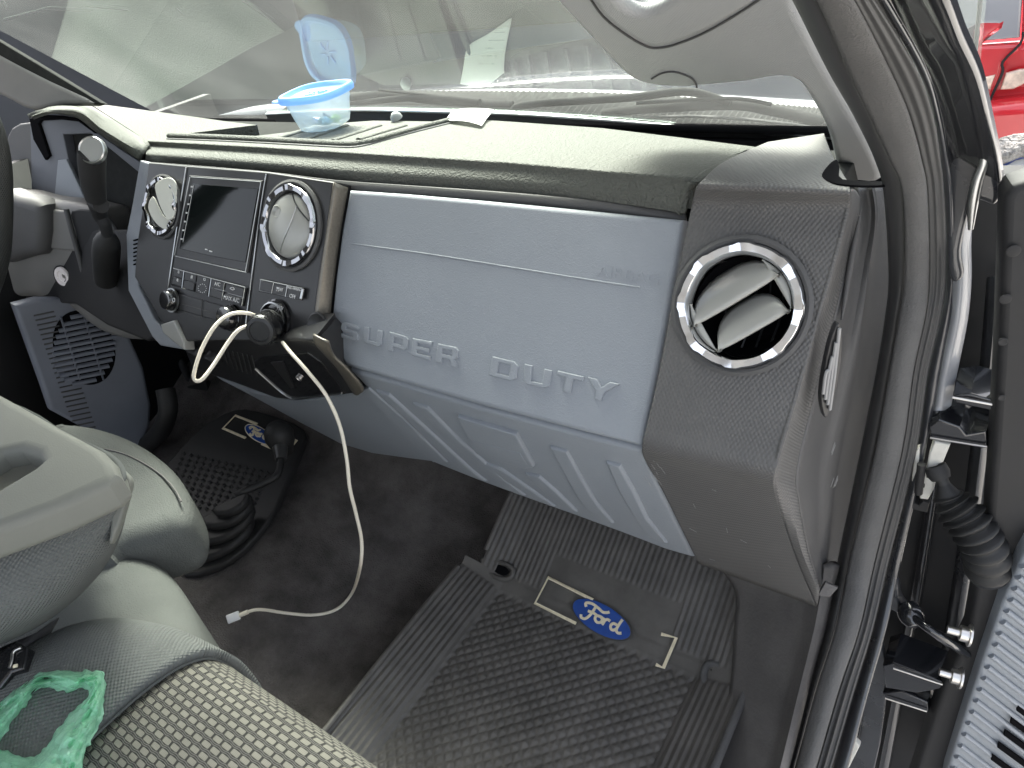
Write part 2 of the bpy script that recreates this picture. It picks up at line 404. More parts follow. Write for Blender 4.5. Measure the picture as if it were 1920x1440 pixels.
# ================================================================ CAB BODY
cab=thing('truck_cab','black truck cab body with open front passenger doorway, seals and windshield','truck',(-.05,.62,0))
def quad(name,p,m,parent,th): 
    return grid(name,[[p[0],p[1]],[p[3],p[2]]],m,parent,thick=th)
quad('roof',[(-1.72,.61,1.035),(-.04,.61,1.035),(-.04,-.45,1.14),(-1.72,-.45,1.14)],'trim',cab,.04)  # unseen roof, lowered and cut short to shape the light inside
quad('firewall',[(-1.72,1.12,-.2),(-.04,1.12,-.2),(-.04,1.02,.60),(-1.72,1.02,.60)],'void',cab,.03)
quad('driver_side_wall',[(-1.70,-1.2,-.05),(-1.70,1.1,-.05),(-1.70,1.1,.66),(-1.70,-1.2,.66)],'black',cab,.03)
# windshield: curved slightly
def wsp(x,t): 
    b=WS.p; d=Vector((0,-math.cos(a_),math.sin(a_))); return Vector((x,b.y,b.z))+d*t
rows=[[wsp(-1.78+i*1.72/12,-.03+t*.58) for i in range(13)] for t in (0,.33,.66,1)]
ws=grid('windshield',rows,'glass',cab); ws['label']='greenish windshield glass reflecting the dash top'
# hood and cowl
hd=[]
for j in range(11):
    y=1.16+j*.17; 
    hd.append([(-1.95+i*1.80/12,y,.575+.04*math.sin(math.pi*i/12)-.010*j-.0010*j*j) for i in range(13)])
grid('hood',hd,'hoodp',cab,thick=.02)
quad('cowl_sun_block',[(-1.75,.975,.640),(-.13,.975,.640),(-.13,1.22,.575),(-1.75,1.22,.575)],'void',cab,.01)  # cover added to stop sun leaking through the gap onto the floor
quad('cowl_sun_block_low',[(-1.72,.97,.62),(-.10,.97,.62),(-.10,1.0,.50),(-1.72,1.0,.50)],'void',cab,.01)  # unseen lower flap added against the same sun leak

# cowl grille: ribbed strip under the wipers
cw=[]
V=[];F=[]
cowl_u=[500,640,780,900,1050,1200,1350,1480,1560]
cowl_v=[203,198,200,203,208,218,232,246,254]
path=cr_([PY(u,v+4,1.00) for u,v in zip(cowl_u,cowl_v)],24)
for i,p in enumerate(path):
    h=.004 if i%2 else 0
    cw.append([p+Vector((0,-.0,-.02-h)),p+Vector((0,.06,-.006-h)),p+Vector((0,.12,.0-h*.5))])
grid('cowl_grille',cw,'matte',cab,thick=.006,ang=20)
# bright strip at the glass foot
tube('glass_foot_trim',[WS.off(-.004)(u,v) for u,v in [(500,215),(640,208),(760,209),(860,212),(960,215),(1130,226),(1300,240),(1480,252),(1590,262)]],.0035,'satin',cab,n=5,seg=8)
# wipers
def wiper(pts,r):
    return [PY(u,v,y) for u,v,y in pts]
for k,(pa,pb) in enumerate([
   ([(960,215,.99),(985,197,1.0),(1180,183,1.02),(1260,173,1.04),(1310,175,1.05),(1370,195,1.05)],[(1130,213,1.03),(1200,205,1.03),(1370,197,1.05),(1450,208,1.05),(1545,228,1.05)]),
   ([(640,200,1.03),(700,190,1.03),(800,183,1.03),(900,192,1.03)],[(655,183,1.03),(720,178,1.04),(830,190,1.04),(960,197,1.04)])]):
    wa=tube('wiper_arm',wiper(pa,0),[.006]*len(pa),'matte',cab,n=6,seg=8)
    wb=tube('wiper_blade',wiper(pb,0),.0045,'matte',cab,n=6,seg=8,flat=1.8)
    tube('blade_linkage',[Vector(p)+Vector((0,-.01,.012)) for p in wiper(pb,0)[1:-1]],.003,'matte',cab,n=5,seg=6)
tube('wiper_hose',[PY(u,v,1.01) for u,v in [(1190,222),(1290,218),(1400,224),(1480,233),(1545,243)]],.0025,'black',cab,n=5,seg=6)

# ---- door aperture bands
def yv(v):
    K=[(-200,.34),(0,.42),(200,.53),(350,.60),(500,.635),(850,.62),(1052,.60),(1230,.54),(1440,.455),(1700,.36)]
    for (a,ya),(b,yb) in zip(K,K[1:]):
        if v<=b: t=(v-a)/(b-a); return ya+(yb-ya)*t
    return .5
VS=[-60,0,133,217,300,367,515,590,700,850,1052,1180,1293,1440,1520]
BA=[1450,1485,1552,1600,1640,1657,1666,1660,1642,1612,1570,1545,1513,1475,1452]
BB=[1490,1530,1590,1630,1668,1693,1696,1686,1667,1640,1592,1566,1530,1490,1465]
BC=[1560,1600,1668,1705,1728,1739,1742,1735,1712,1690,1640,1611,1573,1530,1503]
BD=[1600,1640,1720,1750,1764,1771,1775,1765,1740,1718,1667,1637,1603,1560,1533]
BE=[1623,1663,1737,1762,1777,1786,1790,1783,1762,1735,1690,1662,1630,1590,1565]
def band(name,L,Rr,dl,dr,bulge,m,n=9,ribs=0):
    cols=[]
    rows=[]
    for v,l,r in zip(VS,L,Rr):
        row=[]
        for k in range(n):
            t=k/(n-1); y=yv(v)+dl+(dr-dl)*t-bulge*math.sin(math.pi*t)-(ribs*math.sin(math.pi*t*5) if ribs else 0)
            row.append(PY(l+(r-l)*t,v,y))
        rows.append(row)
    return grid(name,rows,m,cab,sm=(1,5),thick=.004)
band('inner_seal',BA,BB,.030,.018,.006,'sealsm')
band('textured_seal_trim',BB,BC,.006,.008,.0045,'seal')
band('seal_lip',BC,BD,.012,.020,.002,'lip',n=25,ribs=.0010)
band('painted_flange',BD,BE,.030,.026,.004,'paintw')
# pillar body behind the bands
def vpoly(name,pts,y0,m,th=.02,bev=.004,sm=0,parent=cab,holes=()):
    return slab(name,pts,Pl((0,-1,0),(0,y0,0)),th,m,parent,bev=bev,sm=sm,holes=holes)
rows=[]
for (v,l,r,y) in [(-60,1595,1730,.47),(0,1640,1768,.49),(80,1680,1800,.53),(150,1720,1832,.57),(230,1750,1852,.61),(300,1765,1868,.64),(350,1772,1876,.655)]:
    rows.append([PY(l,v,y-.01),PY(l+(r-l)*.25,v,y+.006),PY(l+(r-l)*.5,v,y+.002),PY(l+(r-l)*.75,v,y-.004),PY(r,v,y-.006)])
grid('outer_pillar',rows,'paint',cab,sm=(4,4),thick=.01)
vpoly('pillar_bracket',[(1770,245),(1800,250),(1825,238),(1838,222),(1848,230),(1858,290),(1872,340),(1874,370),(1862,386),(1838,378),(1822,384),(1800,470),(1805,520),(1780,520),(1772,380)],.645,'paintw',th=.015,bev=.006,sm=4)
tube('bracket_edge',[PY(u,v,.640) for u,v in [(1772,247),(1800,250),(1825,238),(1840,222)]],.0016,'satin',cab,n=5,seg=6)
tube('bracket_fold',[PY(u,v,.638) for u,v in [(1838,228),(1836,260),(1845,300),(1832,340),(1824,380),(1820,430)]],[.002,.003,.003,.004,.004,.002],'satin',cab,n=5,seg=8)
rows=[]
for (v,l,r) in [(330,1766,1835),(440,1776,1822),(520,1780,1822),(600,1772,1815),(700,1748,1795),(770,1738,1782)]:
    rows.append([PY(l+(r-l)*t,v,.668-.016*math.sin(math.pi*t)) for t in (0,.2,.4,.6,.8,1)])
pf=grid('body_hinge_pillar',rows,'paint_highlight' if 'paint_highlight' in M else mat('paint_highlight',(.30,.31,.33),.35,coat=.5,var=(8,.2)),cab,sm=(4,4),thick=.01)  # light grey colour stands for a highlight on the dark pillar
vpoly('dark_hinge_pillar',[(1735,330),(1960,330),(1960,1500),(1560,1500),(1640,1150),(1700,850),(1745,640)],.735,'black',th=.03)
rows=[[PY(u+dx,v,.72-.008*math.sin(dx/26*3.14)) for dx in (0,6,13,20,26)] for u,v in [(1790,480),(1786,600),(1762,760),(1740,900),(1716,1050),(1690,1200),(1665,1330),(1640,1460)]]
grid('pillar_ridge',rows,'paint',cab,sm=(1,4),thick=.006)
rows=[[PY(u+dx,v,.715-.010*math.sin(dx/40*3.14)) for dx in (0,10,20,30,40)] for u,v in [(1850,520),(1835,700),(1812,900),(1790,1060),(1760,1250),(1730,1440)]]
grid('pillar_channel',rows,'paintw',cab,sm=(1,4),thick=.006)
# hinge plates
for (pts,nm) in [([(1786,742),(1820,738),(1876,754),(1880,764),(1865,772),(1790,756)],'upper_hinge_plate'),
                 ([(1740,800),(1760,786),(1800,800),(1812,815),(1850,808),(1852,838),(1745,822)],'middle_hinge_plate'),
                 ([(1655,1248),(1675,1243),(1768,1280),(1768,1292),(1720,1300),(1660,1290)],'lower_hinge_plate'),
                 ([(1655,1300),(1690,1296),(1740,1318),(1742,1336),(1660,1312)],'bottom_hinge_plate')]:
    h=vpoly(nm,pts,.64,'paint',th=.05,bev=.002); h.name='hinge_plate'
for a,b in [((1786,745),(1880,762)),((1744,821),(1850,838)),((1675,1253),(1768,1284)),((1660,1309),(1738,1334))]:
    tube('hinge_edge',[PY(*a,.637),PY(*b,.637)],.0012,'steel',cab,n=1,seg=6)
# upper hinge pin cluster
vpoly('striker_pocket',[(1742,775),(1760,770),(1785,778),(1790,800),(1770,815),(1742,812)],.655,'paintw',th=.02,sm=3)
# white connector clip
cn=thing('wiring_connector','white plastic wiring connector clip on the black hinge pillar','connector',PY(1740,900,.65))
vpoly('housing',[(1752,828),(1782,834),(1768,868),(1758,872),(1750,920),(1740,938),(1724,936),(1728,905),(1738,870),(1742,848)],.640,'plastw',th=.025,bev=.003,parent=cn)
vpoly('side_rail',[(1716,846),(1724,838),(1722,880),(1718,930),(1708,934),(1710,890)],.642,'plastw',th=.02,bev=.002,parent=cn)
vpoly('lower_clip',[(1702,936),(1712,942),(1722,948),(1730,940),(1742,944),(1738,962),(1704,954)],.638,'black',th=.02,bev=.002,parent=cn)
tube('latch_bar',[PY(1728,870,.634),PY(1722,925,.634)],.004,'black',cn,n=1,seg=8)
for u,v in [(1740,894),(1729,912)]: vpoly('slot',[(u-3,v-2),(u+4,v-1),(u+4,v+3),(u-3,v+2)],.636,'void',th=.004,bev=.0005,parent=cn)
# corrugated boot
bt=thing('wiring_boot','black corrugated rubber wiring boot below the white connector','boot',PY(1800,980,.62))
bp=cr_([PY(u,v,y) for u,v,y in [(1756,880,.64),(1768,905,.635),(1780,935,.63),(1805,965,.625),(1830,1000,.62),(1848,1035,.62),(1852,1075,.63)]],16)
rr=[]
for i in range(len(bp)):
    t=i/(len(bp)-1); base=.006+.013*min(1,max(0,(t-.18)/.25)); rr.append(base*(1+(.16*math.sin(t*2*math.pi*14) if t>.3 else 0)))
tube('bellows',bp,rr,'rubber2',bt,n=1,seg=18)
lathe('collar',bp[0],(bp[3]-bp[0]),[(.0,-.004),(.010,-.004),(.011,.004),(.009,.010),(0,.01)],'black',bt,seg=20)
# check strap
cs=thing('door_check_strap','black metal door check strap with ball joint reaching to the open door','door check',PY(1700,1150,.62))
cpts=[(1663,1100),(1672,1096),(1682,1104),(1684,1125),(1692,1140),(1700,1150),(1690,1156),(1672,1145),(1658,1150),(1652,1140),(1656,1118)]
vpoly('bracket',cpts,.635,'paintw',th=.018,bev=.004,sm=3,parent=cs,holes=[[(1668,1108),(1675,1107),(1677,1114),(1671,1117)]])
lathe('ball_joint',PY(1708,1152,.630),(.5,-.6,-.3),[(0,.016),(.009,.013),(.013,.006),(.014,0),(.013,-.006),(.009,-.013),(0,-.016)],'paint',cs,seg=24)
tube('arm',[PY(1716,1160,.625),PY(1740,1178,.61),PY(1770,1198,.615),PY(1805,1220,.64),PY(1845,1245,.69)],[.009,.008,.010,.011,.011],'paint',cs,n=4,seg=10,flat=.6)
# kick panel and sill trims
rows=[]
for (v,l,r,yl,yr) in [(1060,1345,1575,.64,.615),(1110,1378,1562,.63,.60),(1180,1376,1548,.60,.575),(1293,1368,1517,.54,.53),(1440,1340,1480,.45,.455),(1540,1315,1450,.40,.40)]:
    row=[]
    for k in range(9):
        t=k/8; row.append(PY(l+(r-l)*t,v,yl+(yr-yl)*t-.012*math.exp(-((t-.86)/.07)**2)))
    rows.append(row)
kp=grid('kick_panel',rows,'brown',cab,sm=(2,4),thick=.01)
# sill floor piece seen beyond lip
vpoly('sill_plate',[(1640,1200),(1660,1240),(1662,1300),(1640,1440),(1600,1500),(1575,1500),(1610,1380)],.66,'paintw',th=.01,bev=.002,sm=3)
vpoly('wire_clip',[(1588,1376),(1608,1378),(1604,1392),(1612,1400),(1592,1440),(1585,1440),(1590,1405),(1580,1398)],.64,'plastw',th=.01,bev=.002)
# A pillar trim with grab handle
WP=WS.off(-.075) if WS.n.dot(CP-WS.p)<0 else WS.off(.075)
at=slab('a_pillar_trim',[(1285,-60),(1480,-60),(1490,0),(1532,90),(1582,180),(1632,270),(1655,338),(1600,341),(1566,328),(1562,300),(1548,250),(1520,195),(1480,150),(1400,158),(1312,166),(1290,168),(1240,166),(1200,158),(1165,138),(1100,70),(1035,0),(980,-60)],WP,.035,'trim',cab,bev=.014,sm=4,res=6,
   holes=[[(1148,-2),(1175,22),(1202,29),(1230,21),(1262,0),(1300,-35),(1120,-35)]])
sgn=1 if WP.n.dot(CP-WP.p)>0 else -1
WQ=WP.off(.001*sgn)
slab('grab_handle',[(1096,-22),(1130,30),(1175,66),(1210,85),(1232,89),(1265,83),(1320,61),(1380,27),(1440,-14),(1440,-58),(1060,-58)],WP.off(.0045*sgn),.016,'trim',at,bev=.0075,sm=4,res=6,holes=[[(1150,-3),(1176,21),(1202,28),(1230,20),(1262,-1),(1290,-30),(1130,-30)]])
tube('handle_seam',[WQ(u,v) for u,v in [(1096,-20),(1130,30),(1175,66),(1210,86),(1232,90),(1265,84),(1320,62),(1380,28),(1430,-5)]],.0012,'podside',at,n=5,seg=6)
tube('screw_cover_seam',[WQ(u,v) for u,v in [(1222,148),(1240,138),(1262,135),(1285,141),(1300,150),(1307,164)]],.0010,'podside',at,n=5,seg=6)
# driver side pillar trim
slab('driver_pillar_trim',[(-80,60),(0,104),(90,150),(178,193),(120,196),(60,206),(0,178),(-80,150)],Pl((.45,-.8,.35),PX(60,170,-1.5)),.03,'col',cab,bev=.008,sm=3)
slab('windshield_black_edge',[(-80,30),(0,78),(90,132),(190,193),(176,196),(80,150),(0,104),(-80,60)],Pl((.45,-.8,.35),PX(60,170,-1.5)).off(-.004),.02,'matte',cab,bev=.002)

# ================================================================ DASHBOARD
dash=thing('dashboard','grey and blue truck dashboard with chrome vents and a large airbag panel','dashboard',(-.7,.65,.2))
crest=[(277,265),(480,276),(640,286),(800,296),(960,306),(1120,320),(1300,334)]
lip=[(272,303),(480,320),(623,337),(800,350),(960,362),(1120,377),(1283,400)]
top_out=[(165,192),(330,214),(430,228),(482,234),(345,251),(322,254),(500,264),(665,273),(705,267),(780,246),(880,223),(960,228),(1130,240),(1280,258),(1425,276),(1400,281),(1350,303),(1310,327)]+crest[::-1]
pt=slab('pad_top',top_out,TP,.03,'pad',dash,bev=.001)
rows=[]
for k,(c,l) in enumerate(zip(crest,lip)):
    A=TP(*c); yl=min(A.y,.645)-.007
    B=TP(c[0],c[1]-3)
    mid=PY(c[0]+(l[0]-c[0])*.16,c[1]+(l[1]-c[1])*.22,A.y-.0015)
    rows.append([B+Vector((0,0,.0006)),A,mid,PY(c[0]+(l[0]-c[0])*.6,c[1]+(l[1]-c[1])*.6,yl+.001),PY(l[0]+(c[0]-l[0])*.08,l[1]-3,yl-.001),PY(l[0],l[1],yl+.003),PY(l[0],l[1]+2,yl+.03)])
pf_=grid('pad_front',rows,'pad',dash,sm=(4,5),ang=70)
# recess under the lip
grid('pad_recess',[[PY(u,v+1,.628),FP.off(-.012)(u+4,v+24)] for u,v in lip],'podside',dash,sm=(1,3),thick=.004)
# right end cap of pad (groove against the pod)
grid('pad_end',[[TP(1418,277),TP(1436,277)],[TP(1350,303),TP(1372,303)],[TP(1300,334),TP(1322,334)],[PY(1290,360,.625),PY(1300,362,.635)],[PY(1272,402,.622),PY(1284,408,.632)]],'pad',dash,sm=(3,4),thick=.006)
# trough to the glass
tro=[(322,253),(345,251),(482,232),(520,216)]
back=[(500,215),(640,209),(760,210),(860,213),(960,216),(1130,227),(1300,241),(1430,250),(1560,262)]
frontb=[(330,262),(500,262),(665,270),(790,245),(880,225),(1130,241),(1280,259),(1430,279),(1560,290)]
rows=[]
for f,b in zip(cr_([(u,v,0) for u,v in frontb],6),cr_([(u,v,0) for u,v in back],6)):
    F0=TP(f.x,f.y); B0=WS.off(-.006)(b.x,b.y)
    rows.append([F0+Vector((0,0,-.004)),F0+Vector((0,.004,-.045)),B0+Vector((0,-.02,-.045)),B0+Vector((0,-.006,-.03)),B0])
grid('defroster_channel',rows,'black',dash,ang=40)
# defroster grille fins in the channel
V=[];F=[]
def addbox(V,F,c,s,ax=(1,0,0)):
    b=len(V)
    for dx in(-1,1):
        for dy in(-1,1):
            for dz in(-1,1): V.append((c[0]+dx*s[0]/2,c[1]+dy*s[1]/2,c[2]+dz*s[2]/2))
    for f in((0,1,3,2),(4,6,7,5),(0,4,5,1),(2,3,7,6),(0,2,6,4),(1,5,7,3)): F.append(tuple(b+i for i in f))
for r in rows[4:-3]:
    for q in (.3,.7):
        c=r[1].lerp(r[2],.62)+Vector((q*.012,0,.012)); addbox(V,F,c,(.0035,.075,.010))
me=bpy.data.meshes.new('fin'); me.from_pydata([tuple(v) for v in V],[],F); me.update(); link('defroster_fins',me,'bezel',dash)
# tray: floor, ribs and rim
TRP=TP.off(-.010 if TP.n.z>0 else .010)
tf=slab('tray_floor',[(400,264),(545,247),(600,233),(700,226),(850,228),(780,249),(705,270),(665,276),(400,268)],TRP,.006,'pad',dash,bev=.001)
tf.name='dash_tray'
for a,b in [((520,262),(600,236)),((575,262),(650,236)),((625,264),(712,236)),((672,262),(760,236))]:
    tube('tray_rib',[TRP(*a),TRP(*b)],.006,'pad',tf,n=1,seg=12,flat=.5,dirv=Vector((0,0,1)))
TR2=TP.off(.003)
rim=[(318,254),(420,258),(520,263),(610,268),(660,270),(690,266),(730,255),(790,239),(850,224),(868,219)]
tube('tray_rim',[TR2(*p) for p in rim],.0065,'pad',dash,n=5,seg=12,flat=.7,dirv=Vector((0,0,1)))
tube('tray_rim_shadow_strip',[TP(u-4,v+7) for u,v in rim[:-1]],.0022,'podside',dash,n=5,seg=8)  # dark strip laid along the rim as its painted cast shadow
lathe('sensor_dome',WS.off(-.03)(742,218),(0,-.3,1),[(0,.008),(.006,.006),(.010,.001),(.011,-.004)],'greyplast',dash,seg=20)
# airbag panel
AP=FP.off(.0)
ap=slab('airbag_panel',[(654,356),(760,363),(900,375),(1100,394),(1281,412),(1273,470),(1258,560),(1235,690),(1214,790),(1205,838),(1050,799),(900,760),(750,716),(648,686),(628,655),(619,615),(628,520),(640,430)],AP,.03,'panel',dash,bev=.006,res=6)
def line(name,pts,plane,r,m,parent): return tube(name,[plane(*p) for p in pts],r,m,parent,n=4,seg=8)
line('airbag_tear_line',[(660,457),(800,476),(950,500),(1100,524),(1200,539)],AP.off(-.0002),.0011,'panel',ap)
text('airbag_lettering','AIRBAG',AP,1177,516,.0165,'panel',ap,sx=1.25,ext=.0003)
# SUPER DUTY block letters, own outlines: unit cell 1x1
LT={'S':[[(0,.72),(.0,.86),(.14,1),(.86,1),(1,.86),(1,.74),(.72,.74),(.72,.78),(.28,.78),(.28,.62),(.86,.62),(1,.48),(1,.14),(.86,0),(.14,0),(0,.14),(0,.28),(.28,.28),(.28,.22),(.72,.22),(.72,.40),(.14,.40),(0,.54)]],
'U':[[(0,1),(.28,1),(.28,.22),(.72,.22),(.72,1),(1,1),(1,.14),(.86,0),(.14,0),(0,.14)]],
'P':[[(0,0),(0,1),(.86,1),(1,.86),(1,.40),(.86,.26),(.28,.26),(.28,0)],[(.28,.48),(.72,.48),(.72,.78),(.28,.78)]],
'E':[[(0,0),(0,1),(1,1),(1,.78),(.28,.78),(.28,.61),(.9,.61),(.9,.40),(.28,.40),(.28,.22),(1,.22),(1,0)]],
'R':[[(0,0),(0,1),(.86,1),(1,.86),(1,.50),(.86,.38),(1,.2),(1,0),(.72,0),(.72,.2),(.62,.3),(.28,.3),(.28,0)],[(.28,.52),(.72,.52),(.72,.78),(.28,.78)]],
'D':[[(0,0),(0,1),(.82,1),(1,.82),(1,.18),(.82,0)],[(.28,.22),(.72,.22),(.72,.78),(.28,.78)]],
'T':[[(0,1),(1,1),(1,.76),(.64,.76),(.64,0),(.36,0),(.36,.76),(0,.76)]],
'Y':[[(0,1),(.3,1),(.5,.66),(.7,1),(1,1),(.64,.42),(.64,0),(.36,0),(.36,.42)]]}
cells=[('S',640,606,680,614,681,640,644,628),]
# corner pixels per letter: TL,TR,BR,BL read from the photograph
QL=[('S',(643,603),(676,611),(672,641),(638,632)),('U',(685,612),(720,621),(716,652),(682,642)),('P',(732,622),(768,632),(764,668),(728,656)),
    ('E',(776,634),(812,641),(808,676),(773,666)),('R',(823,644),(862,652),(858,690),(818,678)),
    ('D',(925,668),(975,680),(968,716),(919,704)),('U',(985,682),(1037,695),(1030,729),(984,720)),('T',(1047,695),(1096,706),(1088,742),(1040,729)),('Y',(1104,707),(1163,720),(1146,757),(1098,743))]
ax,ay,an=AP.basis()
for ch,tl,tr,br,bl in QL:
    P0,P1,P2,P3=[AP(*q) for q in (bl,br,tr,tl)]
    loops=[]
    for lp in LT[ch]:
        o=[]
        for (s,t) in lp:
            p=(P0*(1-s)+P1*s)*(1-t)+(P3*(1-s)+P2*s)*t; o.append(((p-AP.p).dot(ax),(p-AP.p).dot(ay)))
        loops.append(o)
    me=curve_mesh(loops,.0022,.0012,2); xf(me,AP,AP.p,-.0002); smooth(me,30); lt=link('embossed_letter',me,'panel',ap)
# glove box door
GP=LP.off(-.002) if LP.n.dot(CP-LP.p)>0 else LP.off(.002)
gb=slab('glove_box_door',[(655,694),(760,724),(900,766),(1050,806),(1203,845),(1226,892),(1262,965),(1302,1047),(1250,1032),(1180,1005),(1080,968),(990,936),(900,903),(815,869),(740,775),(690,730)],GP,.03,'panel',dash,bev=.006,res=5)
for q in [[(703,733),(728,741),(800,806),(885,884),(912,905),(880,893),(860,880),(780,808)],
          [(772,757),(800,765),(860,826),(940,896),(985,932),(945,914),(915,890),(840,828)],
          [(903,868),(938,880),(990,916),(1040,952),(1003,938),(950,905)],
          [(984,889),(1010,895),(1045,925),(1082,962),(1050,950),(1020,925)],
          [(1030,840),(1062,848),(1090,898),(1118,945),(1150,984),(1112,970),(1085,940),(1055,888)],
          [(1135,868),(1162,875),(1190,925),(1214,975),(1250,1021),(1213,1007),(1190,975),(1160,925)]]:
    slab('pressed_rib',q,GP.off(.004),.010,'panel',gb,bev=.0038,res=2)
hd_=slab('latch_handle',[(857,783),(967,816),(1000,877),(985,880),(892,852),(880,830)],GP.off(.006),.010,'panel',gb,bev=.0025)
slab('finger_pocket',[(884,826),(975,850),(988,872),(905,848)],GP.off(.0065),.004,'panel',hd_,bev=.001).hide_render=False
slab('lower_knee_panel',[(400,706),(470,735),(560,750),(672,733),(690,730),(740,775),(818,868),(770,862),(700,852),(640,834),(560,792),(480,748)],GP.off(-.004),.03,'panel',dash,bev=.006,res=4)
slab('knee_panel_edge',[(676,731),(690,728),(760,790),(838,868),(812,868),(740,800)],GP.off(.003),.01,'panel',dash,bev=.003)
# ---- right vent pod
def podrow(pts): return pts
PF=FP.off(.010)
PLP=Pl((0,-1,-.30),PF(1325,860))
def lerp(a,b,t): return (a[0]+(b[0]-a[0])*t,a[1]+(b[1]-a[1])*t)
def prow(l,r,fn,n=9): return [fn(*lerp(l,r,k/(n-1))) for k in range(n)]
TPp=TP.off(.004)
rows=[prow((1440,266),(1545,250),TPp),prow((1400,283),(1560,290),TPp),prow((1350,308),(1580,325),TPp),prow((1318,337),(1592,345),TPp),
      prow((1306,352),(1593,362),lambda u,v:(TPp(u,v)+PF(u,v))/2),prow((1297,385),(1592,390),PF),prow((1280,470),(1573,460),PF),prow((1262,560),(1540,580),PF),prow((1240,680),(1502,720),PF),prow((1215,790),(1467,840),PF),
      prow((1204,838),(1452,892),lambda u,v:(PF(u,v)+PLP(u,v))/2),prow((1212,868),(1456,930),PLP),prow((1245,925),(1478,1000),PLP),prow((1310,1057),(1530,1138),PLP)]
pod=grid('vent_pod',rows,'pod',dash,sm=(6,8),thick=.004,uv=lambda p:(p.x,p.z-p.y*.5))
_bm=bmesh.new(); _bm.from_mesh(pod.data); _c=PF(1387,574)
bmesh.ops.delete(_bm,geom=[f for f in _bm.faces if (f.calc_center_median()-_c).length<.0585*.90],context='FACES'); _bm.to_mesh(pod.data); _bm.free()
# chamfer + side
rows=[[PF(1593,354),PY(1604,356,.655),PY(1614,372,.675)],[PF(1592,392),PY(1604,402,.655),PY(1611,410,.665)],[PF(1566,490),PY(1580,496,.632),PY(1588,500,.640)],[PF(1528,620),PY(1545,622,.60),PY(1556,626,.61)],[PF(1488,765),PY(1508,768,.57),PY(1520,770,.58)],[PF(1455,880),PY(1480,882,.53),PY(1493,885,.545)],[PLP(1456,930),PY(1482,932,.52),PY(1497,934,.535)],[PLP(1490,1040),PY(1502,1030,.53),PY(1517,1040,.545)],[PLP(1531,1138),PY(1536,1110,.56),PY(1540,1105,.58)]]
grid('pod_chamfer',rows,'pod',dash,sm=(3,4),thick=.003,uv=lambda p:(p.y,p.z))
rows=[]
for (v,l,r,yl) in [(350,1608,1662,.675),(410,1611,1672,.665),(500,1588,1672,.640),(626,1556,1666,.61),(770,1520,1640,.58),(885,1493,1615,.545),(960,1500,1600,.54),(1040,1517,1582,.56),(1105,1540,1570,.58)]:
    row=[]
    for k in range(9):
        t=k/8; y=yl+(.70-yl)*t-.012*math.exp(-((t-.5)/.10)**2); row.append(PY(l+(r-l)*t,v,y))
    rows.append(row)
grid('pod_side_cover',rows,'podside',dash,sm=(2,4),thick=.004)
# raised fold on the side cover + side defog grille
tube('side_fold',[PY(u,v,y) for u,v,y in [(1612,405,.655),(1600,470,.645),(1588,540,.632),(1578,600,.62)]],[.001,.003,.003,.001],'podside',dash,n=5,seg=8)
sg=slab('side_demister_grille',[(1571,608),(1577,612),(1580,640),(1577,690),(1566,740),(1551,783),(1543,770),(1540,740),(1547,690),(1558,640)],Pl((.75,-.66,0),PY(1560,700,.570)),.006,'bezel',dash,bev=.001,sm=3)
gp=Pl((.75,-.66,0),PY(1560,700,.570)).off(.002)
M['gbar']=mat('gbar',(.26,.26,.26),.5)
for du in range(4):
    tube('grille_bar',[gp(1574-du*6.5,616+du*26),gp(1565-du*5.5,700),gp(1556-du*4.2,768-du*10)],(.0016),M['gbar'],sg,n=5,seg=8)
# a-pillar foot: flat black patch drawn for the shade in its recess
slab('pillar_foot_shade_patch',[(1542,330),(1546,318),(1560,303),(1570,300),(1574,315),(1580,336),(1655,340),(1657,347),(1600,347),(1560,342)],TP.off(.005),.002,'void',dash,bev=.0002,sm=3)
# corner foot of pod
slab('pod_foot_wedge',[(1548,1092),(1572,1102),(1556,1120),(1533,1117)],Pl((.3,-.8,.5),PY(1550,1105,.57)),.006,'brown',dash,bev=.001)

# scuffs and scratches
random.seed(3)
for k in range(16):
    u,v=random.uniform(1206,1246),random.uniform(852,905); L=random.uniform(4,14)
    f=PLP.off(.0006); tube('scuff',[f(u,v),f(u+L*.7,v+L)],.00022,'gbar0',pod,n=1,seg=5)
for (u,v,a,b) in [(1335,918,8,3),(1388,1012,12,6),(1362,990,2,9),(1330,1048,10,3),(1440,1060,5,5),(1300,945,4,8),(1292,990,14,8)]:
    f=PLP.off(.0006); tube('scuff',[f(u,v),f(u+a,v+b)],.00025,'gbar0',pod,n=1,seg=5)
sidec=bpy.data.objects['pod_side_cover']
for k in range(6):
    u,v=random.uniform(1552,1572),random.uniform(815,905); L=random.uniform(6,22)
    f=Pl((.75,-.66,0),PY(1560,860,.563)); tube('scuff',[f(u,v),f(u-L*.35,v+L)],.00022,'gbar0',sidec,n=1,seg=5)
for (a,b) in [((5,40),(90,18)),((90,18),(170,22)),((455,2),(512,42)),((5,5),(12,18)),((160,12),(240,20)),((330,15),(345,28))]:
    f=WS.off(-.003); tube('glass_scratch',[f(*a),f(*b)],.00035,'gbar0',ws,n=1,seg=5)
